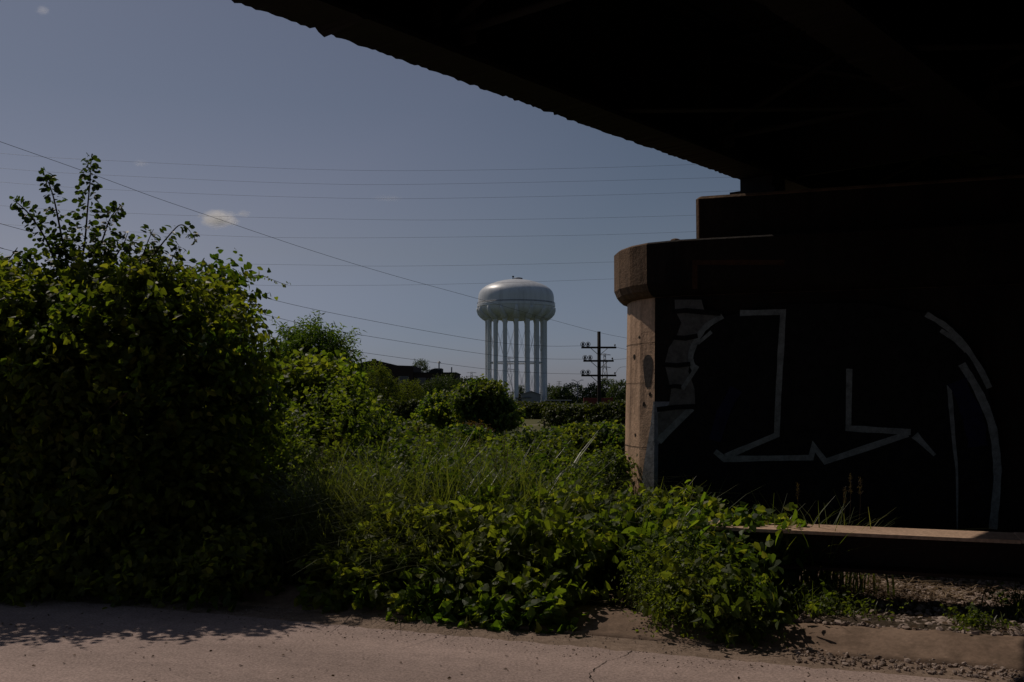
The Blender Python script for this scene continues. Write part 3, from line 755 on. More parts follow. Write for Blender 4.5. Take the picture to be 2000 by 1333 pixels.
# ------------------------------------------------------------------ buildings and vehicles beyond the hedge
D = 180.0
def X(px, D): return P(px, 760, D)[0]
def Z(py, D): return P(800, py, D)[2]
fac = thing('factory_building', 'dark brick factory building with a low gable and flat wing', 'building', (X(790, D), D, gzf))
out = [(680, None), (680, 715), (717, 706), (734, 704), (776, 714), (807, 715), (807, None)]
pts = [(X(px, D), D, gzf if py is None else Z(py, D)) for px, py in out]
mb = MB(); mb.prism(pts, (0, 16, 0)); mb.build('gable_hall', M['brick'], fac)
mb = MB(); xl, xr = X(807.3, D), X(890, D); mb.box(((xl + xr) / 2, D + 8, (gzf + Z(729, D)) / 2), (xr - xl, 15, Z(729, D) - gzf)); wing = mb.build('flat_wing', M['brick'], fac)
mb = MB(); mb.box(((xl + xr) / 2, D + 8, Z(728.4, D)), (xr - xl + .3, 15.3, .16)); mb.build('parapet', M['roof'], wing)
for i in range(2):   # window bays
    for (w0, w1, ya, yb2) in (((700, 716, 735, 750), (724, 740, 735, 750)), ((748, 764, 735, 750), (778, 798, 735, 750)))[i]:
        mb = MB(); mb.box(((X(w0, D) + X(w1, D)) / 2, D - .03, (Z(ya, D) + Z(yb2, D)) / 2), (X(w1, D) - X(w0, D), .05, Z(ya, D) - Z(yb2, D))); mb.build('window', M['pane'], fac)
for w0, w1 in ((815, 832), (840, 857), (865, 882)):
    mb = MB(); mb.box(((X(w0, D) + X(w1, D)) / 2, D + .47, (Z(738, D) + Z(750, D)) / 2), (X(w1, D) - X(w0, D), .05, Z(738, D) - Z(750, D))); mb.build('window', M['pane'], fac)
mb = MB(); mb.box((X(721, D), D + 6, Z(704.5, D)), (.75, .8, 1.0)); mb.build('chimney', M['brick'], fac)
mb = MB(); mb.prism([(X(830, D), D + 4, Z(728, D)), (X(838, D), D + 4, Z(721, D)), (X(846, D), D + 4, Z(718.5, D)), (X(859, D), D + 4, Z(718.5, D)), (X(859, D), D + 4, Z(728, D))], (0, 5, 0)); mb.build('roof_hut', M['roof'], fac)
mb = MB(); mb.lathe([(.12, 0), (.12, 1.2), (.42, 1.2), (.1, 1.5), (.02, 1.55)], (X(855, D), D + 3, Z(721, D)), 10, False); mb.build('roof_vent', M['galv'], fac)
mb = MB(); mb.lathe([(.12, 0), (.12, 1.15)], (X(880, D), D + 3, Z(729, D)), 8, False); mb.build('flue_pipe', M['galv'], fac)

D = 335.0
shed = thing('gable_shed', 'pale grey gabled shed between the feet of the water tower', 'shed', (X(1037, D), D, gzf))
mb = MB(); mb.prism([(X(1018, D), D, gzf), (X(1018, D), D, Z(771, D)), (X(1037, D), D, Z(765.5, D)), (X(1055, D), D, Z(771, D)), (X(1055, D), D, gzf)], (0, 10, 0)); mb.build('wall', M['paleclad'], shed)
mb = MB()
for xa, ya, xb, yb2 in ((1017, 771.4, 1037, 765.0), (1037, 765.0, 1056, 771.4)):
    mb.prism([(X(xa, D), D - .4, Z(ya, D)), (X(xb, D), D - .4, Z(yb2, D)), (X(xb, D), D - .4, Z(yb2, D) + .2), (X(xa, D), D - .4, Z(ya, D) + .2)], (0, 10.8, 0))
mb.build('roof', M['galv'], shed)
mb = MB(); mb.box((X(1030, D), D - .05, gzf + 1.2), (2.0, .1, 2.4)); mb.build('door', M['galv'], shed)
D = 300.0
blk = thing('pump_house', 'low grey flat roofed pump house below the water tower', 'building', (X(1025, D), D, gzf))
mb = MB(); mb.box((X(1022, D), D, (gzf + Z(778, D)) / 2), (30 * D / F, 5, Z(778, D) - gzf)); mb.build('wall', M['paleclad'], blk)
mb = MB(); mb.box((X(1022, D), D, Z(777.6, D)), (31.5 * D / F, 5.4, .16)); mb.build('roof', M['roof'], blk)
mb = MB(); mb.box((X(1015, D), D - 2.52, Z(782, D)), (1, .05, .8)); mb.build('window', M['pane'], blk)
D = 150.0
shd = thing('open_shed', 'long low dark shed roof showing just over the hedge', 'shed', (X(1090, D), D, gzf))
mb = MB(); mb.box((X(1090, D), D, Z(782.4, D)), (52 * D / F, 3.2, .12)); mb.build('roof', M['galv'], shd)
mb = MB(); mb.box((X(1090, D), D + .3, (gzf + Z(783.4, D)) / 2), (49 * D / F, 2.4, Z(783.4, D) - gzf)); mb.build('wall', M['black'], shd)
mb = MB(); mb.box((X(1092, D), D - .93, Z(786, D)), (.35, .06, .3)); mb.build('notice', M['white'], shd)
D = 190.0
con = thing('freight_container', 'dark red freight container behind the utility pole', 'container', (X(1167, D), D, gzf))
L_ = 55 * D / F; zt, zb_ = Z(777.5, D), gzf + .1
mb = MB(); n = 40
for i in range(n):   # corrugated long side
    mb.box((X(1140, D) + L_ * (i + .5) / n, D - 1.2 + (.03 if i % 2 else 0), (zt + zb_) / 2), (L_ / n, .06, zt - zb_ - .1))
mb.build('side_panel', M['redpaint'], con)
mb = MB(); mb.box((X(1140, D) + L_ / 2, D + .02, (zt + zb_) / 2), (L_ - .05, 2.3, zt - zb_)); mb.build('body', M['redpaint'], con)
for sg in (0, 1):
    mb = MB(); mb.box((X(1140, D) + L_ * sg, D - 1.2, (zt + zb_) / 2), (.14, .14, zt - zb_ + .1)); mb.build('corner_post', M['redpaint'], con)
# white car, mostly behind the pier
D = 140.0
cx = X(1218, D)
car = thing('parked_car', 'white car parked beyond the hedge, half hidden by the pier', 'car', (cx, D, gzf))
side = [(-2.1, .35), (-2.15, .7), (-1.9, .92), (-1.2, 1.0), (-.6, 1.45), (.8, 1.47), (1.5, 1.0), (2.05, .9), (2.15, .5), (2.1, .32)]
mb = MB(); mb.prism([(cx + a, D - .85, gzf + b) for a, b in side], (0, 1.7, 0)); mb.build('body', M['white'], car)
mb = MB(); mb.prism([(cx + a, D - .87, gzf + b) for a, b in ((-1.05, 1.02), (-.55, 1.38), (.75, 1.4), (1.3, 1.02))], (0, .015, 0)); mb.build('window', M['pane'], car)
for dx in (-1.3, 1.3):
    for dy in (-.82, .82):
        ring = [(cx + dx + .33 * math.cos(q), D + dy - .1, gzf + .33 + .33 * math.sin(q)) for q in np.linspace(0, 2 * math.pi, 17)[:-1]]
        mb = MB(); mb.prism(ring, (0, .2, 0)); mb.build('wheel', M['black'], car)
D = 420.0
silo = thing('silo', 'white silo rising over the distant trees', 'silo', (X(1143, D), D, gzf))
mb = MB(); mb.lathe([(1.15, gzf), (1.15, Z(760, D))], (X(1143, D), D, 0), 16); mb.build('drum', M['white'], silo)
mb = MB(); mb.lathe([(1.2, Z(760, D)), (.5, Z(757, D)), (.1, Z(756.3, D))], (X(1143, D), D, 0), 16); mb.build('lid', M['galv'], silo)

# ------------------------------------------------------------------ leaves
def quads(*f): return np.array(f)
HEART = (np.array([(0, 0, 0), (0, .5, -.06), (0, 1.0, -.16), (-.26, -.12, .05), (-.5, .18, .1), (-.30, .66, .0), (.26, -.12, .05), (.5, .18, .1), (.30, .66, .0)]),
         quads((0, 1, 4, 3), (1, 2, 5, 4), (0, 6, 7, 1), (1, 7, 8, 2)))
OVAL = (np.array([(0, 0, 0), (0, .5, -.04), (0, 1.0, -.12), (-.14, .12, .03), (-.3, .42, .07), (-.17, .8, .0), (.14, .12, .03), (.3, .42, .07), (.17, .8, .0)]),
        quads((0, 1, 4, 3), (1, 2, 5, 4), (0, 6, 7, 1), (1, 7, 8, 2)))
ROUND = (np.array([(0, 0, 0), (0, .5, -.05), (0, 1.0, -.1), (-.22, .06, .03), (-.43, .45, .09), (-.26, .86, .02), (.22, .06, .03), (.43, .45, .09), (.26, .86, .02)]),
         quads((0, 1, 4, 3), (1, 2, 5, 4), (0, 6, 7, 1), (1, 7, 8, 2)))
LANCE = (np.array([(0, 0, 0), (-.13, .35, .04), (0, 1, -.1), (.13, .35, .04)]), quads((0, 3, 2, 1)))
DIAM = (np.array([(0, 0, 0), (-.33, .45, .08), (0, 1, -.05), (.33, .45, .08)]), quads((0, 3, 2, 1)))
def unit(v): return v / (np.linalg.norm(v, axis=1, keepdims=True) + 1e-9)
def leaf_arrays(pos, axis, nrm, size, tpl):
    T, Fq = tpl; Y = unit(axis); Xv = unit(np.cross(Y, nrm)); Zv = np.cross(Xv, Y)
    s = size[:, None, None]
    V = pos[:, None, :] + s * (T[None, :, 0:1] * Xv[:, None, :] + T[None, :, 1:2] * Y[:, None, :] + T[None, :, 2:3] * Zv[:, None, :])
    n, k = len(pos), len(T)
    Q = (np.arange(n) * k)[:, None, None] + Fq[None]
    return V.reshape(-1, 3), Q.reshape(-1, 4)
class Leaves:
    def __init__(s): s.V = []; s.Q = []; s.n = 0
    def add(s, V, Q): s.V.append(V); s.Q.append(Q + s.n); s.n += len(V)
    def build(s, name, mat, parent=None, kind=None): return np_mesh(name, np.concatenate(s.V), np.concatenate(s.Q), mat, parent, kind)
def twig_leaves(L, base, tdir, tlen, per, size, tpl, r, droop=.45, jitter=.3):
    """leaves set alternately along short twigs"""
    n = len(base); t = (np.arange(per) + r.uniform(0, 1, (n, per))) / per
    side = unit(np.cross(tdir, r.normal(size=(n, 3))))
    sg = np.where(np.arange(per) % 2, 1, -1)[None, :, None]
    p = base[:, None] + tdir[:, None] * (t * tlen[:, None])[..., None]
    p[..., 2] -= (t ** 2) * tlen[:, None] * .18
    ax = tdir[:, None] * .45 + side[:, None] * sg * .85 + r.normal(size=(n, per, 3)) * jitter; ax[..., 2] -= droop
    p = p.reshape(-1, 3); ax = ax.reshape(-1, 3)
    nr = r.normal(size=p.shape) * .75; nr[:, 2] += .6
    V, Q = leaf_arrays(p, ax, nr, size * r.uniform(.55, 1.25, len(p)), tpl); L.add(V, Q)
def sample_crown(blobs, n, r, shell, seed, lump=.22):
    c = np.array([b[0] for b in blobs]); R = np.array([b[1] for b in blobs], float)
    wgt = (R[:, 0] * R[:, 1] * R[:, 2]) ** .67; wgt /= wgt.sum()
    idx = r.choice(len(blobs), n, p=wgt); d = unit(r.normal(size=(n, 3)))
    rad = 1 - shell * r.uniform(0, 1, n) ** 1.4
    rad *= 1 + lump * wave(d * 1.0 + c[idx] * .7, seed, 4.2)
    p = c[idx] + d * R[idx] * rad[:, None]
    keep = np.ones(n, bool)
    for b in range(len(blobs)):
        q = ((p - c[b]) / R[b]); keep &= ~(((q ** 2).sum(1) < .45) & (idx != b))
    return p[keep], d[keep]
def crown(name, blobs, n, per, size, tpl, mat, parent, seed, shell=.45, tlen=.35, lump=.22, droop=.35, zmin=None, kind=None):
    r = np.random.default_rng(seed); p, d = sample_crown(blobs, n, r, shell, seed, lump)
    if zmin is not None:
        k = p[:, 2] > zmin + .03; p, d = p[k], d[k]
    td = unit(d + r.normal(size=d.shape) * .45 + np.array([0, 0, .35])); L = Leaves()
    twig_leaves(L, p, td, tlen * r.uniform(.5, 1.3, len(p)), per, size, tpl, r, droop)
    return L.build(name, mat, parent, kind)
def limbs(name, base, blobs, r0, mat, parent, seed, trunk_top=None, wob=.06):
    """tapered trunk that forks into a limb for every lobe of the crown"""
    rd = random.Random(seed); base = np.array(base, float); mb = MB()
    cs = [np.array(b[0], float) for b in blobs]; mean = np.mean(cs, 0)
    fork = base + (mean - base) * (trunk_top or .45)
    H = np.linalg.norm(fork - base)
    pts = [base + (fork - base) * t + np.array([rd.gauss(0, wob) * H * .3, rd.gauss(0, wob) * H * .3, 0]) * (0 < t < 1) for t in (0, .25, .5, .75, 1)]
    mb.tube(pts, [r0 * (1.25 - .55 * t) for t in (0, .25, .5, .75, 1)], 8)
    for c in cs:
        e = fork + (c - fork) * 1.15; Ln = np.linalg.norm(e - fork)
        mid = [fork + (e - fork) * t + np.array([rd.gauss(0, .05), rd.gauss(0, .05), rd.gauss(0, .03)]) * Ln * (t > 0) for t in (0, .33, .66, 1)]
        mb.tube(mid, [r0 * .6, r0 * .45, r0 * .3, r0 * .12], 6)
        for _ in range(3):
            s_ = mid[rd.choice((1, 2))]; q = s_ + np.array([rd.gauss(0, .5), rd.gauss(0, .5), rd.uniform(.1, .8)]) * Ln * .6
            mb.tube([s_, (s_ + q) / 2 + np.array([0, 0, .04 * Ln]), q], [r0 * .28, r0 * .2, r0 * .08], 5)
    return mb.build(name, mat, parent)
def pxblobs(lst, D, depth=None):
    """lobes given by their place and size in the picture, at distance D (+ own offset)"""
    out = []
    for q in lst:
        px, py, rx, ry = q[:4]; d = D + (q[4] if len(q) > 4 else 0); k = d / F
        dr = (q[5] if len(q) > 5 else (depth if depth else rx * k))
        out.append((P(px, py, d), (rx * k, dr, ry * k)))
    return out

# ---- the huge shrub on the left
shrub = thing('large_shrub', 'huge dark leafy shrub filling the left side of the view', 'shrub', P(220, 1170, 9.2) * np.array([1, 1, 0]))
SB = pxblobs([(225, 815, 255, 235, .2, 1.25), (50, 745, 175, 150, .1, 1.1), (-190, 770, 250, 260, .4, 1.3), (395, 735, 85, 165, .9, .75), (395, 850, 80, 180, .9, .7),
              (185, 1010, 320, 165, -.1, 1.1), (395, 1040, 80, 130, .7, .7), (-220, 1010, 300, 180, .1, 1.2), (205, 600, 80, 60, .2, .6), (310, 585, 45, 50, .1, .45),
              (40, 610, 50, 36, .1, .5), (425, 575, 38, 40, .9, .4), (0, 640, 75, 80, 0, .6), (115, 650, 105, 60, .1, .7), (320, 670, 110, 105, .1, .8)], 9.2)
crown('foliage', SB, 17000, 7, .062, HEART, M['shrubleaf'], shrub, 11, .5, .40, .26, zmin=.08)
crown('foliage', [(c, tuple(q * .8 for q in R)) for c, R in SB], 5000, 7, .09, OVAL, M['clumpleaf'], shrub, 12, .9, .35, .1, zmin=.05)
LB = pxblobs([(60, 1125, 230, 42, -.9, .5), (330, 1120, 150, 40, -.95, .45), (450, 1115, 70, 36, -1.1, .4), (-200, 1130, 220, 50, -.6, .5)], 9.2)
crown('foliage', LB, 2600, 6, .06, HEART, M['shrubleaf'], shrub, 13, .7, .25, .2, zmin=.02)
limbs('stem', (P(200, 1170, 9.2)[0], 9.2, 0), SB[:9], .06, M['bark'], shrub, 3, .35)
limbs('stem', (P(-200, 1170, 9.4)[0], 9.4, 0), [SB[2], SB[7], SB[12]], .05, M['bark'], shrub, 4, .35)
def leafy_branch(L, mb, pts, r0, nleaf, size, tpl, r, spread, droop=.4):
    sp_ = np.array(spline(pts, 8)); mb.tube(sp_, list(np.linspace(r0, r0 * .25, len(sp_))), 5)
    cum = np.concatenate([[0], np.cumsum(np.linalg.norm(np.diff(sp_, axis=0), axis=1))])
    t = np.interp(r.uniform(.06, 1, nleaf) * cum[-1], cum, np.arange(len(sp_))); i = np.minimum(t.astype(int), len(sp_) - 2); f = (t - i)[:, None]
    p = sp_[i] * (1 - f) + sp_[i + 1] * f; tang = unit(sp_[i + 1] - sp_[i])
    out = unit(np.cross(tang, r.normal(size=p.shape))); p = p + out * (spread * r.uniform(.1, 1, nleaf) ** .8)[:, None] * (1.1 - .75 * t / len(sp_))[:, None]
    ax = out + tang * .3 + r.normal(size=p.shape) * .25; ax[:, 2] -= droop
    nr = r.normal(size=p.shape) * .7; nr[:, 2] += .6
    V, Q = leaf_arrays(p, ax, nr, size * r.uniform(.6, 1.2, nleaf), tpl); L.add(V, Q)
r = np.random.default_rng(5)
for pix, nl in (([(478, 545), (505, 538), (530, 546), (558, 556), (565, 552)], 34), ([(470, 575), (490, 590), (508, 602), (515, 610)], 26), ([(520, 640), (530, 670), (525, 700)], 40)):
    L = Leaves(); mb = MB(); leafy_branch(L, mb, [P(x, y, 9.0) for x, y in pix], .004, nl, .03 if nl < 40 else .07, OVAL, r, .012, .6)
    tn = mb.build('tendril', M['stem'], shrub); L.build('tendril_leaves', M['shrubleaf'], tn)

# ---- the sapling that rises out of it
sap = thing('young_tree', 'slender young tree with round dark leaves rising above the large shrub', 'tree', (P(150, 1160, 9.3)[0], 9.3, 0))
L = Leaves(); mb = MB(); r = np.random.default_rng(21)
mb.tube(spline([(P(150, 1160, 9.3)[0], 9.3, 0), P(140, 900, 9.3), P(138, 700, 9.3), P(150, 560, 9.3)], 6), list(np.linspace(.04, .02, 19)), 7)
for pix, nl, sprd in (([(150, 560), (165, 480), (172, 400), (177, 345), (178, 310)], 230, .14), ([(146, 580), (122, 470), (108, 400), (98, 365), (85, 338)], 190, .11),
                      ([(138, 600), (100, 490), (66, 430), (40, 402), (26, 392)], 190, .11), ([(160, 560), (196, 480), (214, 430), (235, 402)], 130, .11),
                      ([(140, 660), (135, 560), (128, 500), (130, 470)], 260, .2), ([(150, 680), (95, 590), (62, 530), (48, 490)], 240, .16), ([(150, 680), (185, 570), (202, 500), (206, 470)], 240, .16), ([(160, 680), (250, 590), (290, 530), (300, 480)], 240, .15), ([(130, 680), (60, 600), (20, 540), (0, 510)], 220, .15), ([(150, 640), (215, 520), (240, 480), (250, 455)], 150, .15)):
    leafy_branch(L, mb, [P(x, y, 9.3 + random.uniform(-.15, .15)) for x, y in pix], .012, int(nl * 1.25), .056, ROUND, r, sprd)
for pix, nl, sprd in (([(240, 600), (300, 500), (335, 455), (352, 440), (366, 446), (384, 472)], 110, .06), ([(230, 600), (270, 520), (290, 470), (300, 448)], 120, .12), ([(300, 600), (330, 520), (350, 480)], 120, .12)):
    leafy_branch(L, mb, [P(x, y, 9.1) for x, y in pix], .009, nl, .062, OVAL, r, sprd)
mb.build('trunk', M['bark'], sap); L.build('crown', M['saplingleaf'], sap)

# ---- trees and bushes, from the nearest to the farthest
def plant(name, label, cat, lst, D, n, per, size, tpl, mat, seed, depth=None, shell=.5, tlen=None, trunk_r=.05, lump=.22, group=None, droop=.35, base_px=None):
    bl = pxblobs(lst, D, depth); bx = np.mean([b[0][0] for b in bl]) if base_px is None else X(base_px, D)
    gz_ = float(hgt(np.array(bx), np.array(D)))
    t = thing(name, label, cat, (bx, D, gz_), group)
    crown('crown' if 'tree' in name else 'foliage', bl, n, per, size, tpl, mat, t, seed, shell, tlen or size * 4, lump, droop, zmin=gz_)
    limbs('trunk' if 'tree' in name else 'stem', (bx, D, gz_ - .05), bl[:5], trunk_r, M['bark'], t, seed)
    return t
plant('feathery_tree', 'feathery crowned small tree rising just right of the large shrub', 'tree', [(596, 678, 42, 26), (555, 705, 34, 26), (645, 700, 36, 20), (600, 735, 70, 30), (678, 716, 16, 9), (620, 660, 18, 8)], 25, 950, 16, .15, LANCE, M['treeleaf'], 31, tlen=.62, shell=.75, lump=.5, trunk_r=.05, droop=.2)
plant('vine_mound', 'bright vine covered mound beside the large shrub', 'bush', [(585, 800, 50, 60), (635, 790, 45, 50), (672, 790, 24, 34), (555, 850, 42, 70), (615, 870, 68, 55), (590, 748, 36, 26), (650, 745, 22, 22)], 14, 2900, 7, .075, HEART, M['vineleaf'], 32, depth=.7, shell=.45, tlen=.32, lump=.4)
plant('round_bush', 'low round bush right of the vine covered mound', 'bush', [(705, 838, 42, 34), (665, 850, 40, 35)], 19, 1000, 7, .085, HEART, M['clumpleaf'], 33, depth=.8)
plant('young_ash_tree', 'small yellow green tree in front of the factory gable', 'tree', [(738, 750, 30, 26), (720, 770, 28, 26), (762, 765, 22, 22), (737, 730, 14, 16)], 62, 1300, 9, .16, LANCE, M['yellowleaf'], 34, tlen=.5, lump=.3)
plant('yellow_bush', 'small yellowish bush below the middle of the factory', 'bush', [(800, 765, 17, 18), (806, 775, 16, 14)], 64, 420, 8, .16, LANCE, M['yellowleaf'], 35, tlen=.5)
plant('dark_tree', 'dull dark tree in front of the flat factory wing', 'tree', [(866, 762, 26, 24), (846, 770, 18, 18), (884, 768, 14, 20)], 72, 900, 9, .2, LANCE, M['farleaf'], 36, tlen=.6)
plant('roadside_tree', 'big dark round tree standing left of the water tower legs', 'tree', [(955, 795, 40, 30), (925, 798, 30, 28), (985, 808, 20, 22), (945, 770, 22, 16), (968, 774, 14, 14), (915, 778, 18, 16), (930, 762, 12, 10)], 46, 2500, 8, .13, HEART, M['clumpleaf'], 37, depth=1.0, shell=.5, lump=.45)
plant('leafy_bush', 'leafy bush on the fence line left of the big round tree', 'bush', [(868, 800, 30, 22), (895, 795, 24, 20), (845, 808, 22, 14)], 50, 900, 8, .13, HEART, M['vineleaf'], 38, depth=.8)
plant('leafy_shrub', 'small leaved green shrub growing against the left side of the pier', 'bush', [(1175, 945, 32, 36), (1192, 925, 18, 26), (1150, 960, 28, 24)], 10.2, 1000, 8, .05, OVAL, M['weedleaf'], 41, depth=.3, tlen=.2, trunk_r=.012)
plant('dark_bush', 'dark flat topped bush in the field left of the pier', 'bush', [(1140, 862, 60, 20), (1100, 868, 40, 18), (1190, 860, 34, 20)], 24, 1100, 7, .10, HEART, M['clumpleaf'], 42, depth=.8, tlen=.3)
plant('low_bush', 'leafy low bush in the weeds below the yellow green tree', 'bush', [(800, 860, 34, 22), (770, 868, 26, 18), (828, 866, 24, 16)], 20, 1000, 7, .075, HEART, M['clumpleaf'], 43, depth=.5, tlen=.26, lump=.4)
plant('low_bush', 'dark low bush in the weeds below the big dark round tree', 'bush', [(900, 868, 40, 20), (935, 875, 30, 16), (868, 875, 24, 14)], 18, 1000, 7, .07, HEART, M['clumpleaf'], 44, depth=.5, tlen=.26, lump=.4)
plant('low_bush', 'dark low bush in the weeds in front of the little lawn', 'bush', [(1035, 880, 46, 20), (1075, 888, 34, 16), (1000, 890, 26, 14)], 16, 1000, 7, .065, HEART, M['clumpleaf'], 45, depth=.5, tlen=.26, lump=.4)
plant('rusty_bush', 'low rusty brown bush under the big dark round tree', 'bush', [(928, 845, 16, 9), (908, 848, 10, 8), (942, 850, 9, 6)], 30, 300, 7, .08, OVAL, M['rustleaf'], 39, depth=.4)
plant('roof_tree', 'slim tree poking up behind the factory roof', 'tree', [(821, 717, 11, 9), (821, 726, 9, 9)], 203, 300, 8, .42, LANCE, M['farleaf'], 40, tlen=1.2, trunk_r=.12)
for i, (px, py, rx, ry, D, lab) in enumerate([
    (905, 757, 20, 16, 260, 'distant rounded tree against the sky right of the factory'), (935, 760, 16, 14, 280, 'distant tree just left of the water tower legs'),
    (1018, 768, 14, 13, 390, 'small far tree between the middle legs of the water tower'), (1075, 768, 16, 14, 380, 'far tree right beside the last leg of the water tower'),
    (1095, 770, 18, 15, 360, 'broad far tree above the long dark shed roof'), (1118, 767, 20, 18, 345, 'taller far tree under the distant street lamp'),
    (1160, 768, 16, 15, 330, 'far tree left of the utility pole above the red container'), (1185, 764, 18, 19, 320, 'far tree right of the utility pole above the red container'), (1212, 766, 20, 20, 310, 'far tree touching the edge of the pier'),
    (1245, 768, 24, 22, 300, 'far tree hidden mostly behind the pier')][:9]):
    plant('distant_tree', lab, 'tree', [(px, py, rx, ry), (px - rx * .6, py + ry * .4, rx * .7, ry * .8), (px + rx * .65, py + ry * .35, rx * .6, ry * .75), (px, py + ry, rx * .9, ry * .8)], D, 620, 7, .6, DIAM, M['farleaf'], 50 + i, tlen=1.3, trunk_r=.2, lump=.3, group='trees along the horizon')

wb = []
rw_ = random.Random(8)
for i in range(26):
    px_ = 1226 + i * 12 + rw_.uniform(-4, 4); D_ = rw_.uniform(300, 380); k_ = D_ / F; ry_ = rw_.uniform(12, 20)
    wb.append((P(px_, 782 - ry_ * .9, D_), (16 * k_, 5, ry_ * k_)))
tag(crown('far_wood', wb, 4200, 7, .6, DIAM, M['farleaf'], None, 72, .6, 1.3, .3), 'far dark wood on the horizon running behind the bridge pier', 'wood', kind='stuff')

# ---- hedges of vines over a fence line
def hedge(name, label, pa, pb, D0, D1, ytop, n, seed, mat, wid=.8):
    r = np.random.default_rng(seed); a, b = P(pa, 800, D0), P(pb, 800, D1); d = (b - a); d[2] = 0; Ln = np.linalg.norm(d); d /= Ln
    t = r.uniform(0, 1, n); x = a[None] + d[None] * (t * Ln)[:, None]
    zt = np.array([P(0, ytop, D0 + (D1 - D0) * q)[2] for q in t]) + .22 * wave(np.stack([t * Ln, t * 0], 1), seed, 1.6) + .12 * wave(np.stack([t * Ln, t * 0], 1), seed + 1, 5)
    h = 1 - r.uniform(0, 1, n) ** 1.6
    x[:, 2] = gzf + (zt - gzf) * h
    nn = np.array([d[1], -d[0], 0]); off = (r.uniform(-1, 1, n)) * wid * (.55 + .45 * np.sqrt(1 - np.clip(h, 0, .98) ** 4))
    x += nn[None] * off[:, None]
    td = unit(r.normal(size=x.shape) * .6 + nn[None] * np.sign(off)[:, None] + np.array([0, 0, .5]))
    o = thing(name, label, 'hedge', ((a + b) / 2) * np.array([1, 1, 0]) + np.array([0, 0, gzf]))
    L = Leaves(); twig_leaves(L, x, td, .45 * r.uniform(.5, 1.2, n), 7, .15, HEART, r); L.build('foliage', mat, o)
    mb = MB()
    for q in np.linspace(0, 1, int(Ln / 2.4) + 2):
        c = a + d * Ln * q; zz = P(0, ytop + 8, D0 + (D1 - D0) * q)[2]; mb.tube([(c[0], c[1], gzf - .3), (c[0], c[1], zz)], .04, 6)
    mb.build('fence_post', M['galv'], o)
hedge('vine_hedge', 'long vine hedge running from the yellow tree to the big round tree', 640, 960, 54, 58, 792, 2600, 61, M['hedgeleaf'])
hedge('vine_hedge', 'vine hedge behind the utility pole ending at the pier', 1082, 1420, 70, 60, 793, 4200, 62, M['hedgeleaf'], 1.2)
hedge('vine_hedge', 'far vine hedge behind the little lawn below the tower', 995, 1100, 100, 96, 793, 1800, 63, M['hedgeleaf'], 1.0)
# little post in front of the lawn
q = P(1063, 840, 66); mb = MB(); mb.tube([(q[0], q[1], gzf - .2), (q[0], q[1], P(0, 823, 66)[2])], .05, 6)
tag(mb.build('fence_post', M['pole']), 'short dark post standing in front of the little lawn', 'post')

# ---- weeds between the road and the hedges
r = np.random.default_rng(77)
def field(n, d0, d1, p0, p1, r):
    """points seen between picture columns p0..p1, more of them near"""
    d = d0 * (d1 / d0) ** (r.uniform(0, 1, n) ** 1.15); px = r.uniform(p0, p1, n); x = (px - 1000) / F * d
    return np.stack([x, d], 1)
def keep_out(xy):   # inside the pier, on the road
    a = xy @ U[:2]; s = xy @ N[:2]
    return ~((a > a_flat - .8) & (s > S_W - .2) & (s < S_W + 2.8)) & (s > 8.3)
def veg_h(xy):
    d = xy[:, 1]; h = .62 + .26 * wave(xy, 81, 1.1) + .22 * wave(xy, 82, 3.1)
    return np.maximum(.12, h) * np.where(d > 34, .7, 1) * (1 - .3 * sm((xy[:, 0] / d + .06) / .06))
xy = field(14500, 8.5, 52, 480, 1430, r); xy = xy[keep_out(xy)]
h = veg_h(xy) * .55; z = hgt(xy[:, 0], xy[:, 1]) + h * (1 - .75 * r.uniform(0, 1, len(xy)) ** 2)
td = unit(r.normal(size=(len(xy), 3)) * .5 + np.array([0, 0, .8])); L = Leaves()
sz = .075 + .0016 * xy[:, 1]
for tpl, sel in ((OVAL, slice(0, None, 2)), (HEART, slice(1, None, 2))):
    p = np.column_stack([xy[sel], z[sel]])
    n = len(p); per = 7
    for lo, hi in ((0, 14), (14, 26), (26, 60)):
        k = (p[:, 1] >= lo) & (p[:, 1] < hi)
        if k.any(): twig_leaves(L, p[k], td[sel][k], np.full(k.sum(), .26), per, .042 + .0012 * (lo + hi) / 2, tpl, r)
mxy = field(275, 9.0, 44, 500, 1430, r); mxy = mxy[keep_out(mxy)]
for lo, hi, per_blob in ((0, 14, 150), (14, 26, 110), (26, 60, 80)):
    q = mxy[(mxy[:, 1] >= lo) & (mxy[:, 1] < hi)]; MBL = []
    for x_, y_ in q:
        lim = (EYE + .6) if x_ / y_ > -.06 else 9
        Rm = random.uniform(.25, .6) * (1 + y_ * .022); hm = random.choice((random.uniform(.35, .8), random.uniform(.7, 1.45))) * (1.2 if x_ / y_ < -.1 else .85) * (1.0 if y_ < 26 else .8)
        if y_ > 15: hm *= .62 if x_ / y_ < -.1 else .5
        if x_ / y_ > .04 and y_ < 16: hm = min(hm, .36); Rm *= .7
        if x_ / y_ > -.155: hm = min(hm, (EYE - 72 / F * y_ - float(hgt(np.array(x_), np.array(y_))) - .12) / 1.05)
        MBL.append((np.array([x_, y_, float(hgt(np.array(x_), np.array(y_))) + hm * .45]), (Rm, Rm, hm * .6)))
    p_, d_ = sample_crown(MBL, len(MBL) * per_blob, r, .35, 83, .3); td_ = unit(d_ + r.normal(size=d_.shape) * .4 + np.array([0, 0, .4]))
    k_ = r.uniform(size=len(p_)) < .5; sz_ = .046 + .0011 * (lo + min(hi, 44)) / 2
    twig_leaves(L, p_[k_], td_[k_], np.full(k_.sum(), .24), 7, sz_, HEART, r); twig_leaves(L, p_[~k_], td_[~k_], np.full((~k_).sum(), .28), 8, sz_ * .8, OVAL, r)
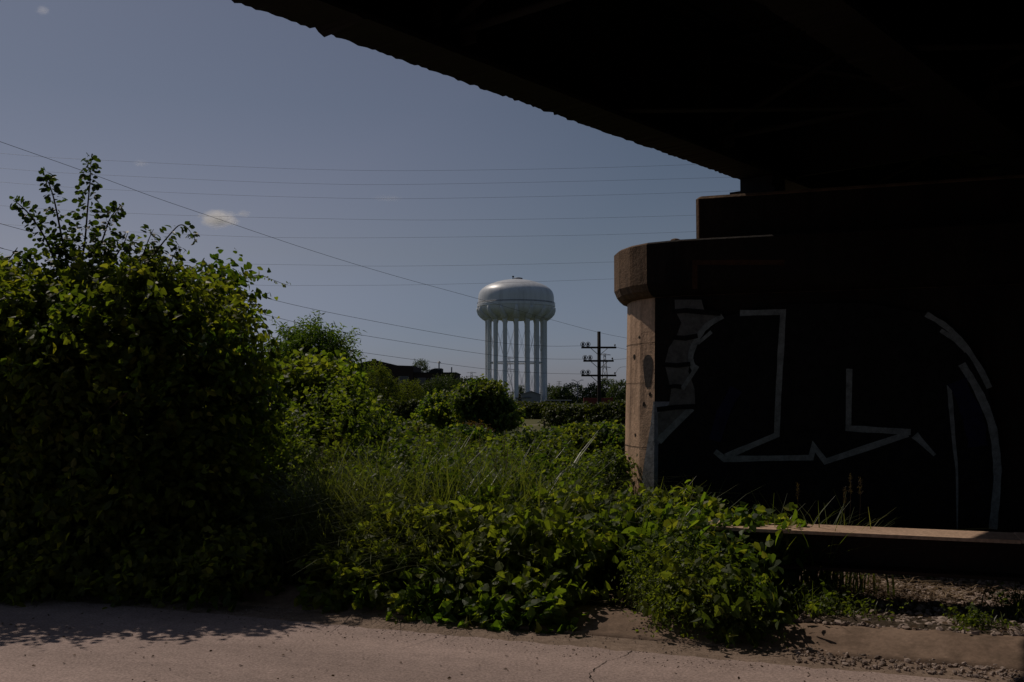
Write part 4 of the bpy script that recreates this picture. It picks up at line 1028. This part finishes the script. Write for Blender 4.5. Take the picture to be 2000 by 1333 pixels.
tag(L.build('undergrowth', M['weedleaf'], None, 'stuff'), 'dense mixed green weeds covering the ground beyond the road', 'weeds')

# goldenrod plumes and dead stems standing out of the weeds
Lg = Leaves(); mbs = MB(); gxy = field(210, 9.2, 26, 540, 1000, r); gxy = gxy[keep_out(gxy)]
for x_, y_ in gxy:
    zb = float(hgt(np.array(x_), np.array(y_))); hh_ = random.uniform(.75, 1.25) * (.8 if y_ > 16 else 1)
    if x_ / y_ > -.16: hh_ = min(hh_, EYE - 66 / F * y_ - zb)
    lx_, ly_ = random.gauss(0, .12), random.gauss(0, .12)
    top_ = np.array([x_ + lx_, y_ + ly_, zb + hh_]); nb = 9
    t_ = r.uniform(0, .3, nb); b_ = top_[None] - np.column_stack([lx_ * t_, ly_ * t_, hh_ * t_]); dd_ = unit(np.column_stack([r.normal(size=nb), r.normal(size=nb), r.uniform(-.1, .5, nb)]))
    twig_leaves(Lg, b_, dd_, .05 + .14 * t_ / .3 * r.uniform(.6, 1.2, nb), 10, .020 + .0007 * y_, LANCE, r, .1)
    mbs.tube([(x_, y_, zb), (x_ + lx_ * .4, y_ + ly_ * .4, zb + hh_ * .5), top_], [.004, .003, .002], 4, False)
tag(Lg.build('goldenrod', M['yellowleaf'], None, 'stuff'), 'yellowish goldenrod plumes standing out of the green weeds', 'goldenrod')
for x_, y_ in field(120, 9.0, 24, 520, 1230, r):
    if not keep_out(np.array([[x_, y_]]))[0]: continue
    zb = float(hgt(np.array(x_), np.array(y_))) + random.uniform(.2, .5); a_ = random.uniform(0, 6.28); ln = random.uniform(.4, .9); el_ = random.uniform(.3, 1.3)
    p0 = np.array([x_, y_, zb]); p1 = p0 + ln * np.array([math.cos(a_) * math.cos(el_), math.sin(a_) * math.cos(el_), math.sin(el_)])
    mbs.tube([p0, (p0 + p1) / 2 + np.array([0, 0, .03]), p1], [.004, .003, .0015], 4, False)
tag(mbs.build('dead_stems', M['straw']), 'thin brown stems sticking up among the weeds', 'stems', kind='stuff')

def blades(xy, z0, h, wd, r, lean=.5, seg=4, bias=(0, 0)):
    n = len(xy); ang = r.uniform(0, 2 * math.pi, n); dv = np.stack([np.cos(ang) + bias[0], np.sin(ang) + bias[1], np.zeros(n)], 1)
    dv = unit(dv)
    sv = np.stack([-dv[:, 1], dv[:, 0], np.zeros(n)], 1); ln = lean * r.uniform(.3, 1.4, n); V = []
    for k in range(seg + 1):
        t = k / seg; c = np.column_stack([xy, z0]) + dv * (h * ln * t ** 2)[:, None]
        c[:, 2] += h * (t - .35 * ln * t ** 2.4)
        ww = (wd * (1 - t ** 1.5) + .0008)[:, None]; V += [c - sv * ww, c + sv * ww]
    V = np.stack(V, 1); b = np.arange(n)[:, None, None] * (2 * (seg + 1))
    Q = np.array([(2 * k, 2 * k + 1, 2 * k + 3, 2 * k + 2) for k in range(seg)])[None] + b
    return V.reshape(-1, 3), Q.reshape(-1, 4)
L = Leaves()
xy = field(6500, 8.4, 40, 480, 1290, r); xy = xy[keep_out(xy)]; cl = wave(xy, 91, 2.2) > .1; xy = xy[cl]
L.add(*blades(xy, hgt(xy[:, 0], xy[:, 1]) + .2, r.uniform(.35, .8, len(xy)), r.uniform(.004, .008, len(xy)) * (1 + xy[:, 1] * .02), r, 1.0))
# roadside grass, left half of the verge
def strip_pts(n, a0, a1, s0, s1, r): a = r.uniform(a0, a1, n); s = r.uniform(s0, s1, n); return np.stack([U[0] * a + N[0] * s, U[1] * a + N[1] * s], 1), a, s
xy, a_, s_ = strip_pts(5200, -5.2, -2.7, 7.0, 9.6, r)
hh = (.65 + .65 * sm((s_ - 7.2) / 1.4)) * r.uniform(.5, 1.1, len(xy))
L.add(*blades(xy, hgt(xy[:, 0], xy[:, 1]), hh, r.uniform(.004, .010, len(xy)), r, 1.15, 5, (-.2, -.35)))
xy, a_, s_ = strip_pts(1100, -3.4, -1.4, 7.6, 9.6, r)
L.add(*blades(xy, hgt(xy[:, 0], xy[:, 1]), r.uniform(.4, .95, len(xy)), r.uniform(.004, .009, len(xy)), r, .8, 5))
xy, a_, s_ = strip_pts(2000, -5.0, -3.45, 7.1, 8.6, r)
L.add(*blades(xy, hgt(xy[:, 0], xy[:, 1]), (.6 + .5 * sm((s_ - 7.1) / 1.0)) * r.uniform(.6, 1.15, len(xy)), r.uniform(.005, .010, len(xy)), r, 1.0, 6, (-.1, -.3)))
tag(L.build('grass', M['grass'], None, 'stuff'), 'tall arching grass blades growing among the roadside weeds', 'grass')

# ---- vines spilling over the kerb onto the road edge
L = Leaves(); n = 3900
xy, a_, s_ = strip_pts(n, -4.15, -1.35, 6.5, 9.3, r)
edge = 6.62 + .16 * wave(np.stack([a_, a_ * 0], 1), 101, 2.4) + np.where(a_ < -3.2, .08 * (-3.2 - a_), 0)
k = (s_ > edge) & ((a_ < -1.98 + .14 * wave(np.stack([s_, s_ * 0], 1), 107, 3)) | (s_ > 7.75)); xy, a_, s_, edge = xy[k], a_[k], s_[k], edge[k]
wall = edge + .42 + .16 * wave(xy, 109, 2.2); top = .07 + .13 * sm((s_ - edge) / .3) + .46 * sm((s_ - wall) / .28) + .13 * wave(xy, 103, 3.0)
top = np.where(a_ < -2.7, top * .72, top)
top = np.where((a_ > -2.7) & (s_ > 7.4), top * .8, top)
cave = np.exp(-((a_ + 1.85) / .2) ** 2) * (s_ < 8.0); top *= 1 - .93 * cave          # the dark hollow beside the clump
z = np.maximum(.02, top * (1 - .8 * r.uniform(0, 1, len(xy)) ** 1.7)) + np.where(s_ > 6.8, .09, 0)
z = np.where((a_ > -2.0), np.maximum(z, .45), z)
td = unit(r.normal(size=(len(xy), 3)) * .55 - N[None] * .5 + np.array([0, 0, .5]))
twig_leaves(L, np.column_stack([xy, z]), td, r.uniform(.10, .28, len(xy)), 6, .070, HEART, r, .3)
tag(L.build('creeper', M['vineleaf'], None, 'stuff'), 'bright heart leaved creeper spilling over the kerb to the road edge', 'creeper')

# ---- the clump of vines over the end of the barrier
VC = thing('vine_clump', 'tall tangled clump of vines hanging over the end of the steel barrier', 'bush', W(-1.1, 7.4, .12))
CB = []
for px, py, rx, ry, D, dr in ((1390, 1060, 100, 34, 7.75, .4), (1340, 1110, 82, 72, 7.3, .42), (1420, 1105, 68, 66, 7.35, .4), (1370, 1160, 85, 65, 6.95, .34), (1290, 1045, 50, 26, 7.9, .35), (1488, 1034, 44, 26, 7.75, .28), (1430, 1170, 75, 48, 6.9, .3)):
    py += 26; ry *= .88; k = D / F; CB.append((P(px, py, D), (rx * k, dr, ry * k)))
crown('foliage', [CB[k] for k in (0, 2, 4, 5, 6)], 900, 6, .066, HEART, M['clumpleaf'], VC, 111, .55, .28, .38, zmin=.03, droop=.7)
crown('foliage', [CB[1], CB[3]], 260, 6, .06, HEART, M['clumpleaf'], VC, 114, .5, .26, .3, zmin=.03)
crown('foliage', [CB[1], CB[3]], 2300, 9, .026, OVAL, M['weedleaf'], VC, 112, .6, .26, .35, zmin=.03, droop=.1)
crown('foliage', [CB[0], CB[4], CB[5]], 420, 5, .095, HEART, M['vineleaf'], VC, 113, .25, .22, .2)
limbs('stem', W(-1.1, 7.3, .1), CB[:5], .012, M['stem'], VC, 9, .3)
L = Leaves(); mb = MB(); leafy_branch(L, mb, [P(1365, 1010, 7.8), P(1362, 985, 7.75), P(1370, 968, 7.7), P(1385, 972, 7.65)], .004, 7, .09, HEART, r, .02, .2)
shoot = mb.build('shoot', M['stem'], VC); L.build('shoot_leaves', M['vineleaf'], shoot)

# dry twig with curled leaves low on the clump, weeds trailing right of it over the gravel
def tuft(name, label, cat, a, s, n, h, lean, spread, mat, seed, leaf=None, group=None, wd=.006):
    r = np.random.default_rng(seed); t = thing(name, label, cat, W(a, s, .12), group)
    q = r.normal(size=(n, 2)) * spread; xy = np.array([a * U[0] + s * N[0], a * U[1] + s * N[1]])[None] + q
    L = Leaves(); L.add(*blades(xy, hgt(xy[:, 0], xy[:, 1]), h * r.uniform(.45, 1.1, n), wd * r.uniform(.5, 1.2, n), r, lean, 5))
    L.build('grass_blades', mat, t)
    if leaf:
        nb, sz = leaf; q = r.normal(size=(nb, 2)) * spread * 1.2; pxy = W(a, s, 0)[None, :2] + q
        p = np.column_stack([pxy, hgt(pxy[:, 0], pxy[:, 1]) + h * .6 * r.uniform(.05, .8, nb)]); td = unit(r.normal(size=(nb, 3)) * .7 + np.array([0, 0, .5]))
        L = Leaves(); twig_leaves(L, p, td, r.uniform(.08, .2, nb), 7, sz, OVAL, r); L.build('foliage', M['weedleaf'], t)
    return t
def at(px, py, z=.13):
    q = G(px, py, z); return float(q @ U), float(q @ N)
gW = 'weed tufts along the kerb'
for i, (px, py, n, h, lean, sprd, leaf, lab) in enumerate([
    (1560, 1180, 100, .28, .9, .12, (80, .045), 'dark weed tuft in the shade just right of the vine clump'),
    (1640, 1190, 70, .16, .9, .11, (90, .028), 'low feathery weed tuft on the gravel edge, second right of the vine clump'),
    (1905, 1215, 50, .13, .9, .06, (60, .03), 'small green weed tuft sitting on the kerb near the right edge'),
    (2000, 1200, 140, .30, .9, .09, (30, .03), 'grassy weed tuft at the far right edge of the kerb'),
    (1790, 1118, 40, .08, .9, .14, (40, .03), 'thin weeds under the middle of the barrier'),
    (1500, 1225, 60, .14, .9, .10, (50, .04), 'small weed tuft leaning off the kerb at the foot of the vine clump')]):
    a, s = at(px, py); tuft('weed_tuft', lab, 'weed', a, max(s, 6.93), n, h, lean, sprd, M['grass'], 200 + i, leaf, gW)
# grass with seed heads behind the barrier
gS = 'seeding grass stalks behind the barrier'
for i, (px, yt, lab) in enumerate([(1558, 946, 'shortest dry seed stalk, standing alone at the left behind the barrier'), (1650, 955, 'bent dry seed stalk, leftmost of the three close stalks'), (1661, 928, 'tallest dry seed stalk behind the barrier'), (1680, 935, 'dry seed stalk, rightmost of the three close stalks')]):
    D = 7.75; b = P(px - 6, 1060, D); t = thing('grass_stalk', lab, 'grass', (b[0], b[1], .12), gS)
    tip = P(px, yt, D); mid = (b + tip) / 2 + np.array([.01, 0, 0]); b2 = np.array([b[0], b[1], .1])
    mb = MB(); sp_ = spline([b2, b, mid, tip], 6); mb.tube(sp_, list(np.linspace(.002, .001, len(sp_))), 5); mb.build('stalk', M['seed'], t)
    L = Leaves(); rr_ = np.random.default_rng(300 + i); n = 70; tt = rr_.uniform(0, 1, n); p = tip[None] + (mid - tip)[None] * (tt * .55)[:, None] + rr_.normal(size=(n, 3)) * .007
    ax = rr_.normal(size=(n, 3)) * .4 + np.array([0, 0, 1]); L.add(*leaf_arrays(p, ax, rr_.normal(size=(n, 3)), np.full(n, .016), LANCE)); L.build('seed_head', M['seed'], t)
a, s = at(1600, 1010, .5)
for i, (px, lab) in enumerate([(1545, 'pale grass tuft beside the vines behind the barrier'), (1620, 'pale grass tuft below the tall seed stalks behind the barrier')]):
    q = P(px, 1050, 7.75); tuft('grass_tuft', lab, 'grass', float(q @ U), float(q @ N), 150, .80, .8, .17, M['grass'], 320 + i, None, 'grass tufts behind the barrier', .007)

# ------------------------------------------------------------------ gravel, straw and litter
def stones(n, a0, a1, s0, s1, smin, smax, seed, cond=None):
    r = np.random.default_rng(seed); ph = (1 + 5 ** .5) / 2
    T = np.array([(-1, ph, 0), (1, ph, 0), (-1, -ph, 0), (1, -ph, 0), (0, -1, ph), (0, 1, ph), (0, -1, -ph), (0, 1, -ph), (ph, 0, -1), (ph, 0, 1), (-ph, 0, -1), (-ph, 0, 1)], float); T /= np.linalg.norm(T[0])
    Fq = np.array([(0, 11, 5), (0, 5, 1), (0, 1, 7), (0, 7, 10), (0, 10, 11), (1, 5, 9), (5, 11, 4), (11, 10, 2), (10, 7, 6), (7, 1, 8), (3, 9, 4), (3, 4, 2), (3, 2, 6), (3, 6, 8), (3, 8, 9), (4, 9, 5), (2, 4, 11), (6, 2, 10), (8, 6, 7), (9, 8, 1)])
    xy, a, s = strip_pts(n, a0, a1, s0, s1, r)
    if cond is not None: k = cond(a, s); xy, a, s = xy[k], a[k], s[k]
    n = len(xy); sz = (smin + (smax - smin) * r.uniform(0, 1, n) ** 2.2); sc = r.uniform(.55, 1.25, (n, 1, 3)) * np.array([1, 1, .7])
    V = T[None] * (1 + r.normal(size=(n, 12, 1)) * .16) * sc * sz[:, None, None]
    q = r.uniform(0, 6.28, n); co, si = np.cos(q), np.sin(q); V = np.stack([V[..., 0] * co[:, None] - V[..., 1] * si[:, None], V[..., 0] * si[:, None] + V[..., 1] * co[:, None], V[..., 2]], -1)
    z = np.where(s < 6.76, 0.0, hgt(xy[:, 0], xy[:, 1]) + .01)
    V += np.column_stack([xy, z + sz * .3])[:, None]
    return V.reshape(-1, 3), ((np.arange(n) * 12)[:, None, None] + Fq[None]).reshape(-1, 3)
V1, Q1 = stones(9500, -1.2, 3.4, 7.0, 9.2, .010, .034, 401)
V2, Q2 = stones(420, -.5, .9, 6.32, 6.66, .006, .022, 402)
V3, Q3 = stones(2600, -7, 3, 5.95, 6.64, .002, .007, 403)
V = np.concatenate([V1, V2, V3]); Q = np.concatenate([Q1, Q2 + len(V1), Q3 + len(V1) + len(V2)])
tag(np_mesh('gravel', V, Q, M['stone'], None, 'stuff'), 'brown crushed stone gravel between the kerb and the barrier', 'gravel')
def lying(n, a0, a1, s0, s1, ln, wd, r, zz=.03):
    xy, a, s = strip_pts(n, a0, a1, s0, s1, r); z = np.where(s < 6.76, .004, hgt(xy[:, 0], xy[:, 1]) + zz) + r.uniform(0, .03, n) * (s > 6.9)
    ax = r.normal(size=(n, 3)); ax[:, 2] *= .12; nr = np.array([0, 0, 1.0])[None] + r.normal(size=(n, 3)) * .2
    T = (np.array([(-wd, 0, 0), (wd, 0, 0), (wd * .8, 1, .02), (-wd * .8, 1, .02)]), quads((0, 1, 2, 3)))
    return leaf_arrays(np.column_stack([xy, z]), ax, nr, ln * r.uniform(.4, 1.2, n), T)
r = np.random.default_rng(55)
L = Leaves(); L.add(*lying(1000, -.6, 2.5, 7.5, 9.0, .16, .018, r)); L.add(*lying(260, -1.9, -1.2, 6.95, 7.6, .14, .02, r)); L.add(*lying(500, -.7, .6, 7.7, 8.8, .2, .016, r))
tag(L.build('straw', M['straw'], None, 'stuff'), 'dry straw scattered over the gravel under the barrier', 'straw')
L = Leaves()
xy, a, s = strip_pts(420, -7, 2.5, 4.5, 6.75, r); p = np.column_stack([xy, np.full(len(xy), .006)]); ax = r.normal(size=p.shape); ax[:, 2] *= .1
nr = np.array([0, 0, 1.])[None] + r.normal(size=p.shape) * .35; L.add(*leaf_arrays(p, ax, nr, r.uniform(.008, .03, len(p)), DIAM))
xy, a, s = strip_pts(700, -1.8, 2.5, 6.97, 8.6, r); p = np.column_stack([xy, hgt(xy[:, 0], xy[:, 1]) + .035]); ax = r.normal(size=p.shape); ax[:, 2] *= .2
nr = np.array([0, 0, 1.])[None] + r.normal(size=p.shape) * .4; L.add(*leaf_arrays(p, ax, nr, r.uniform(.02, .06, len(p)), OVAL))
tag(L.build('leaf_litter', M['litter'], None, 'stuff'), 'dead leaf scraps lying on the road edge and gravel', 'leaf litter')

# ------------------------------------------------------------------ clouds
def mat_cloud(name, seed, dens, sc):
    t = NT(name); tc = t.n('ShaderNodeTexCoord'); mp = t.n('ShaderNodeMapping'); mp.inputs['Location'].default_value = (seed, seed * .7, 0); mp.inputs['Scale'].default_value = sc
    t.l(tc.outputs['Object'], mp.inputs[0]); nz = t.noise(1.0, 5, .62, mp.outputs[0])
    ln = t.n('ShaderNodeVectorMath', operation='LENGTH'); t.l(tc.outputs['Object'], ln.inputs[0])
    mr = t.n('ShaderNodeMapRange'); mr.inputs['From Min'].default_value = 1.0; mr.inputs['From Max'].default_value = .15; t.l(ln.outputs['Value'], mr.inputs['Value'])
    ad = t.n('ShaderNodeMath', operation='MULTIPLY_ADD'); ad.inputs[1].default_value = 1.7; ad.inputs[2].default_value = -1.02; t.l(nz, ad.inputs[0])
    a2 = t.n('ShaderNodeMath', operation='ADD'); t.l(ad.outputs[0], a2.inputs[0]); t.l(mr.outputs[0], a2.inputs[1])
    ml = t.n('ShaderNodeMath', operation='MULTIPLY', use_clamp=False); ml.inputs[1].default_value = dens; t.l(a2.outputs[0], ml.inputs[0])
    mx = t.n('ShaderNodeMath', operation='MAXIMUM'); mx.inputs[1].default_value = 0; t.l(ml.outputs[0], mx.inputs[0])
    pv = t.n('ShaderNodeVolumePrincipled'); pv.inputs['Color'].default_value = (.98, .98, .98, 1); pv.inputs['Anisotropy'].default_value = .6; t.l(mx.outputs[0], pv.inputs['Density'])
    t.l(pv.outputs[0], t.out.inputs['Volume']); return t.m
def cloud(px, py, rx, ry, label, seed, dens):
    D = 1500.0; c = P(px, py, D); k = D / F; mb = MB()
    mb.lathe([(max(.01, math.cos(q)), math.sin(q)) for q in np.linspace(-math.pi / 2, math.pi / 2, 12)], (0, 0, 0), 20)
    o = mb.build('cloud', mat_cloud('cloud_vapour', seed, dens, (1.6, 1.6, 1.6))); o.location = [float(v) for v in c]; o.scale = (rx * k, rx * k * .8, ry * k)
    tag(o, label, 'cloud', 'small clouds in the clear sky')
cloud(426, 428, 46, 22, 'small puffy white cloud right of the young tree top', 2.3, .14)
cloud(476, 418, 18, 9, 'tiny white cloud wisp just right of the puffy cloud', 5.1, .06)
cloud(275, 319, 20, 9, 'faint cloud wisp above the young tree', 7.7, .02)
cloud(84, 21, 17, 12, 'faint cloud wisp in the top left corner of the sky', 9.2, .03)
cloud(760, 388, 40, 6, 'faint thin streak of cloud on the third power line', 4.4, .012)
